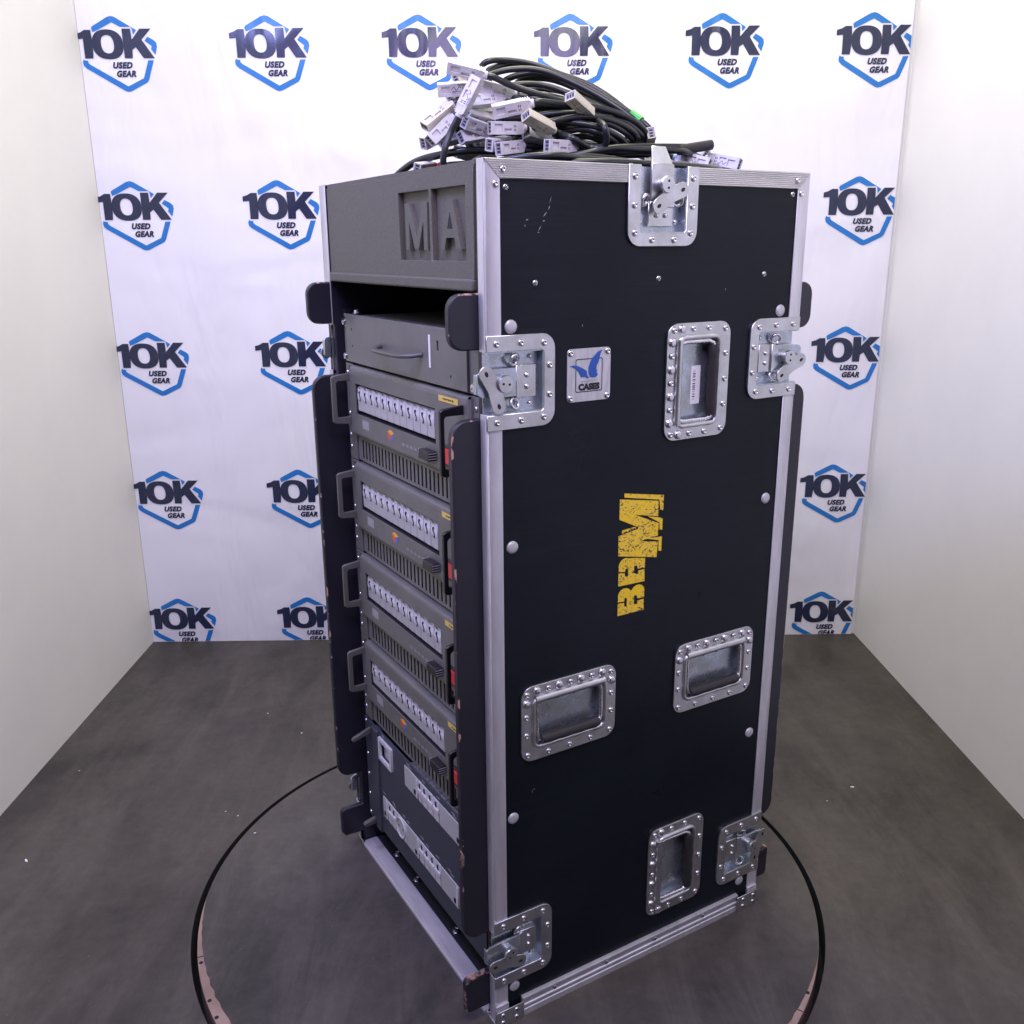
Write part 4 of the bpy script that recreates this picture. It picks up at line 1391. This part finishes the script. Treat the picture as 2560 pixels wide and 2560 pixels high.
def cable(label, ends, pts, group='black cables heaped on the case top', tapes=(), r=0.0048, name='power_cable', cut=False):
    """ends: [(a, b, depth, roll, kind) or None, same]; pts: list of (x, y, depth)"""
    t = thing(name, label, 'cable', (0, 0, 0), 0, group)
    path = []
    if ends[0]:
        e, X = place_plug(t, *ends[0])
        path += [e, e + X * 0.014]
    for p_ in pts:
        path.append(lift(Vector(p_) if isinstance(p_, Vector) else P3(*p_), r))
    if ends[1]:
        e, X = place_plug(t, *ends[1])
        path += [e + X * 0.014, e]
    path = [lift(p, r) if 2 <= i < len(path) - 2 else p for i, p in enumerate(path)]
    sm = catmull(path, 8)
    for p in sm:
        lift(p, r)
    MB().tube(sm, r, 10).build('cord', M_CORD, t, angle=60)
    for f0, ln, m in tapes:
        i0 = int(f0 * (len(sm) - 1))
        MB().tube(sm[i0:i0 + ln], r * 1.35, 12).build('tape_band', m, t, angle=60)
    if cut:
        d = (sm[-1] - sm[-2]).normalized()
        MB().tube([sm[-1] - d * 0.055, sm[-1] - d * 0.03, sm[-1], sm[-1] + d * 0.006], r * 1.32, 14).build('rubber_sleeve', M_RUBBER, t, angle=60)
        MB().lathe(sm[-1] + d * 0.0055, d, [(r * 1.0, 0), (r * 1.0, 0.0008), (0, 0.0009)], 12).build('sleeve_bore', M_DARK, t)
    return t


SAME = 'black cable with pale grey plugs coiled in the heap on the case top'
# front row of plugs, cords sweeping over to the right and back under
cable('black cable whose grey plug crowns the heap, lying flat on top', [((320, 90), (520, 140), -0.045, 25, 0), ((385, 452), (520, 412), -0.060, -20, 2)],
      [(650, 192, -0.035), (800, 240, -0.03), (950, 287, -0.02), (1130, 345, 0.0), (1250, 405, 0.02), (1290, 455, 0.06), (1150, 500, 0.10), (850, 515, 0.11), (620, 470, 0.06)])
cable('black cable with grey plug standing upright and cord dropping over the plate edge', [((472, 150), (375, 345), -0.085, 30, 2), ((1637, 588), (1478, 538), -0.02, 15, 2)],
      [(333, 430, -0.085), (304, 520, -0.09), (300, 585, -0.085), (330, 622, -0.06), (470, 600, -0.02), (700, 565, 0.0), (1000, 535, 0.0), (1300, 520, -0.01)])
cable('black cable with grey plug lying level across the middle of the heap', [((545, 322), (755, 277), -0.07, 20, 0), ((405, 372), (540, 402), -0.065, 10, 0)],
      [(900, 283, -0.05), (1060, 298, -0.03), (1220, 347, -0.01), (1312, 420, 0.01), (1290, 480, 0.05), (1100, 490, 0.08), (880, 455, 0.05), (700, 432, -0.01)])
cable('black cable whose plug lies just beneath the upright grey plug', [((425, 272), (605, 240), -0.04, -25, 0), ((412, 335), (550, 352), -0.045, 35, 0)],
      [(750, 254, -0.03), (900, 265, -0.015), (1080, 302, 0.0), (1230, 352, 0.02), (1325, 425, 0.03), (1290, 485, 0.07), (1000, 500, 0.10), (720, 440, 0.05)])
cable('black cable with two grey plugs end to end low in the heap', [((530, 402), (715, 392), -0.08, 0, 0), ((715, 428), (865, 462), -0.05, 60, 0)],
      [(850, 368, -0.06), (1000, 345, -0.045), (1150, 367, -0.03), (1260, 430, -0.01), (1230, 482, 0.02), (1080, 492, 0.02), (960, 480, -0.02)])
cable('black cable whose slim grey plug lies behind the upright plug', [((478, 188), (665, 222), -0.03, 5, 0), ((418, 300), (535, 290), -0.02, -40, 0)],
      [(800, 236, -0.02), (950, 272, -0.005), (1120, 330, 0.015), (1262, 392, 0.03), (1312, 452, 0.06), (1000, 505, 0.12), (700, 420, 0.10)])
# tall arcs at the back
cable('black cable with green tape arching highest over the heap', [((362, 160), (445, 140), 0.03, -30, 1), ((195, 482), (330, 392), -0.06, 25, 0)],
      [(500, 80, 0.05), (600, 60, 0.055), (760, 85, 0.06), (950, 160, 0.06), (1100, 240, 0.055), (1230, 322, 0.04), (1322, 392, 0.02), (1345, 440, 0.03), (1300, 500, 0.08), (900, 520, 0.12), (520, 515, 0.10), (400, 450, 0.02)],
      tapes=((0.475, 5, M_GREEN),))
cable('black cable whose grey plug juts out past the upright plug, cord arching high', [((270, 212), (475, 200), -0.02, 15, 2), ((232, 470), (350, 330), -0.075, 0, 0)],
      [(520, 130, 0.04), (590, 88, 0.06), (690, 78, 0.07), (880, 130, 0.075), (1050, 196, 0.075), (1200, 300, 0.06), (1310, 410, 0.05), (1280, 495, 0.10), (900, 522, 0.13), (480, 520, 0.11), (395, 400, 0.03)])
cable('black cable with yellowed plug slanting down the outer flank of the heap', [((203, 398), (345, 268), -0.045, -50, 1), ((575, 508), (705, 476), -0.095, 0, 0)],
      [(450, 180, 0.02), (545, 130, 0.04), (655, 107, 0.045), (780, 112, 0.045), (920, 162, 0.045), (1080, 242, 0.04), (1220, 332, 0.03), (1296, 405, 0.03), (1290, 478, 0.06), (1100, 515, 0.08), (900, 520, 0.02)])
cable('black cable with a grey plug resting low beside the ribbed top rim', [((528, 488), (632, 452), -0.085, 15, 0), ((818, 492), (980, 484), -0.10, 0, 0)],
      [(690, 400, 0.02), (640, 260, 0.08), (680, 168, 0.085), (790, 152, 0.08), (905, 178, 0.07), (1050, 252, 0.055), (1200, 347, 0.04), (1285, 435, 0.04), (1240, 495, 0.04), (1130, 498, -0.03)])
cable('black cable with a yellowed plug perched mid heap, cord bending down sharply', [((935, 240), (1062, 322), -0.075, 40, 1), ((712, 338), (866, 402), -0.095, 40, 1)],
      [(1106, 392, -0.08), (1120, 450, -0.08), (1104, 495, -0.07), (1030, 500, -0.06), (950, 455, -0.08)])
# low runs along the rim
cable('thick black cable lying across the case top, ending in a bare rubber sleeve', [None, None],
      [(58, 650, 0.10), (92, 618, 0.09), (155, 575, 0.06), (250, 545, 0.03), (430, 516, 0.0), (700, 522, -0.02), (1000, 512, -0.04), (1200, 502, -0.04), (1400, 500, -0.02), (1560, 500, 0.0), (1630, 490, 0.01)], cut=True, r=0.0058)
cable('black cable with red tape and a plug overhanging the right rim', [((1790, 588), (1642, 545), -0.01, 10, 2), ((165, 610), (245, 585), 0.0, 20, 0)],
      [(1500, 520, -0.03), (1300, 512, -0.05), (1150, 505, -0.07), (1000, 532, -0.08), (840, 552, -0.07), (700, 566, -0.05), (450, 580, -0.03), (320, 590, -0.02)], tapes=((0.865, 4, M_REDT),))
cable('short looped cable with grey plugs near the top latch', [((1622, 532), (1500, 506), 0.03, 30, 0), ((1345, 425), (1343, 488), 0.01, 60, 1)],
      [(1380, 528, 0.03), (1250, 540, 0.02), (1170, 530, 0.0), (1250, 520, 0.0), (1320, 512, 0.02)])
# filler coils of the bundle, plugs buried at the back
LANES = [
    [(640, 190, 0.02), (800, 188, 0.025), (950, 240, 0.025), (1100, 310, 0.02), (1240, 372, 0.02)],
    [(600, 320, 0.02), (800, 322, 0.0), (1000, 330, -0.01), (1180, 362, -0.01), (1280, 425, 0.0)],
    [(700, 400, 0.0), (860, 392, -0.03), (1000, 362, -0.035), (1130, 382, -0.03), (1232, 440, -0.01)],
    [(760, 440, 0.0), (900, 422, -0.03), (1010, 408, -0.045), (1110, 440, -0.045), (1170, 478, -0.02)],
    [(620, 270, 0.05), (780, 262, 0.04), (950, 290, 0.03), (1120, 340, 0.02), (1260, 412, 0.02)],
    [(640, 360, 0.03), (850, 345, 0.015), (1010, 350, 0.0), (1160, 385, 0.0), (1250, 455, 0.02)],
    [(700, 300, 0.06), (860, 305, 0.05), (1010, 320, 0.03), (1150, 350, 0.01), (1270, 440, 0.02)],
    [(780, 470, 0.0), (900, 455, -0.02), (1020, 445, -0.03), (1100, 470, -0.03), (1150, 492, -0.01)],
]
LANES += [
    [(520, 120, 0.075), (640, 84, 0.085), (780, 100, 0.09), (940, 168, 0.085), (1090, 250, 0.07), (1225, 340, 0.05)],
    [(600, 175, 0.065), (720, 128, 0.07), (850, 140, 0.07), (1000, 210, 0.065), (1130, 285, 0.055), (1250, 372, 0.04)],
    [(640, 225, 0.05), (780, 205, 0.05), (920, 225, 0.05), (1060, 280, 0.045), (1190, 340, 0.04), (1280, 405, 0.04)],
    [(660, 250, 0.03), (820, 240, 0.03), (980, 285, 0.025), (1130, 345, 0.02), (1255, 420, 0.02)],
    [(640, 300, 0.01), (800, 290, 0.0), (960, 300, -0.01), (1120, 330, -0.01), (1250, 390, 0.0)],
    [(700, 350, -0.01), (860, 330, -0.025), (1010, 332, -0.03), (1150, 362, -0.025), (1255, 425, -0.01)],
    [(740, 385, -0.01), (880, 372, -0.04), (1020, 385, -0.05), (1120, 415, -0.045), (1200, 462, -0.02)],
    [(760, 420, 0.01), (900, 402, 0.0), (1040, 420, -0.01), (1150, 450, -0.01), (1230, 485, 0.01)],
]
SPOTS = [((330, 250), (450, 232)), ((290, 330), (410, 270)), ((300, 395), (420, 335)), ((390, 330), (505, 310)), ((440, 440), (560, 415)), ((280, 470), (400, 420)),
         ((470, 470), (590, 440)), ((640, 440), (760, 425)), ((420, 240), (540, 215)), ((540, 260), (650, 240)), ((350, 300), (470, 270)), ((480, 340), (600, 330)),
         ((590, 365), (700, 350)), ((250, 440), (370, 370)), ((600, 480), (715, 455)), ((460, 400), (570, 380))]
for i, ln in enumerate(LANES):
    e = ln[-1]
    jj = 6 * (i % 3)
    pts_ = ln + [(e[0] + 22, e[1] + 45, e[2] + 0.04), (e[0] - 60, 500 + jj, e[2] + 0.10), (900, 515, 0.13), (680 + 6 * i, 470 - 3 * i, 0.12)]
    sp = SPOTS[i]
    cable(SAME, [(sp[0], sp[1], -0.005 + 0.008 * (i % 5), 37 * i % 90 - 40, 0), ((560 + 5 * i, 470 - 4 * i), (670 + 5 * i, 470 - 4 * i), 0.115, 40, 0)], pts_)
# a few runs lying loose along the far rim
for i in range(4):
    o_ = 9 * i
    cable('loose black cable run lying flat along the case top beneath the heap', [((1560 - 40 * i, 560 - o_ / 2), (1460 - 40 * i, 545 - o_ / 2), 0.03 + 0.02 * i, 20, 0), ((360 + 30 * i, 520 + o_), (470 + 30 * i, 530 + o_), 0.04 + 0.015 * i, 10, 0)],
          [case_w((0.470, 0.100 + 0.02 * i, H_)), case_w((0.400, 0.050 + 0.014 * i, H_ + 0.004 * i)), case_w((0.310, 0.040 + 0.012 * ((i * 2) % 4), H_ + 0.006 * (i % 2))), case_w((0.215, 0.042 + 0.013 * i, H_ + 0.005 * i)), case_w((0.130, 0.060 + 0.012 * ((i + 2) % 4), H_ + 0.006 * (i % 3))), case_w((0.075, 0.11 + 0.02 * i, H_)), case_w((0.080, 0.20 + 0.02 * i, H_))])
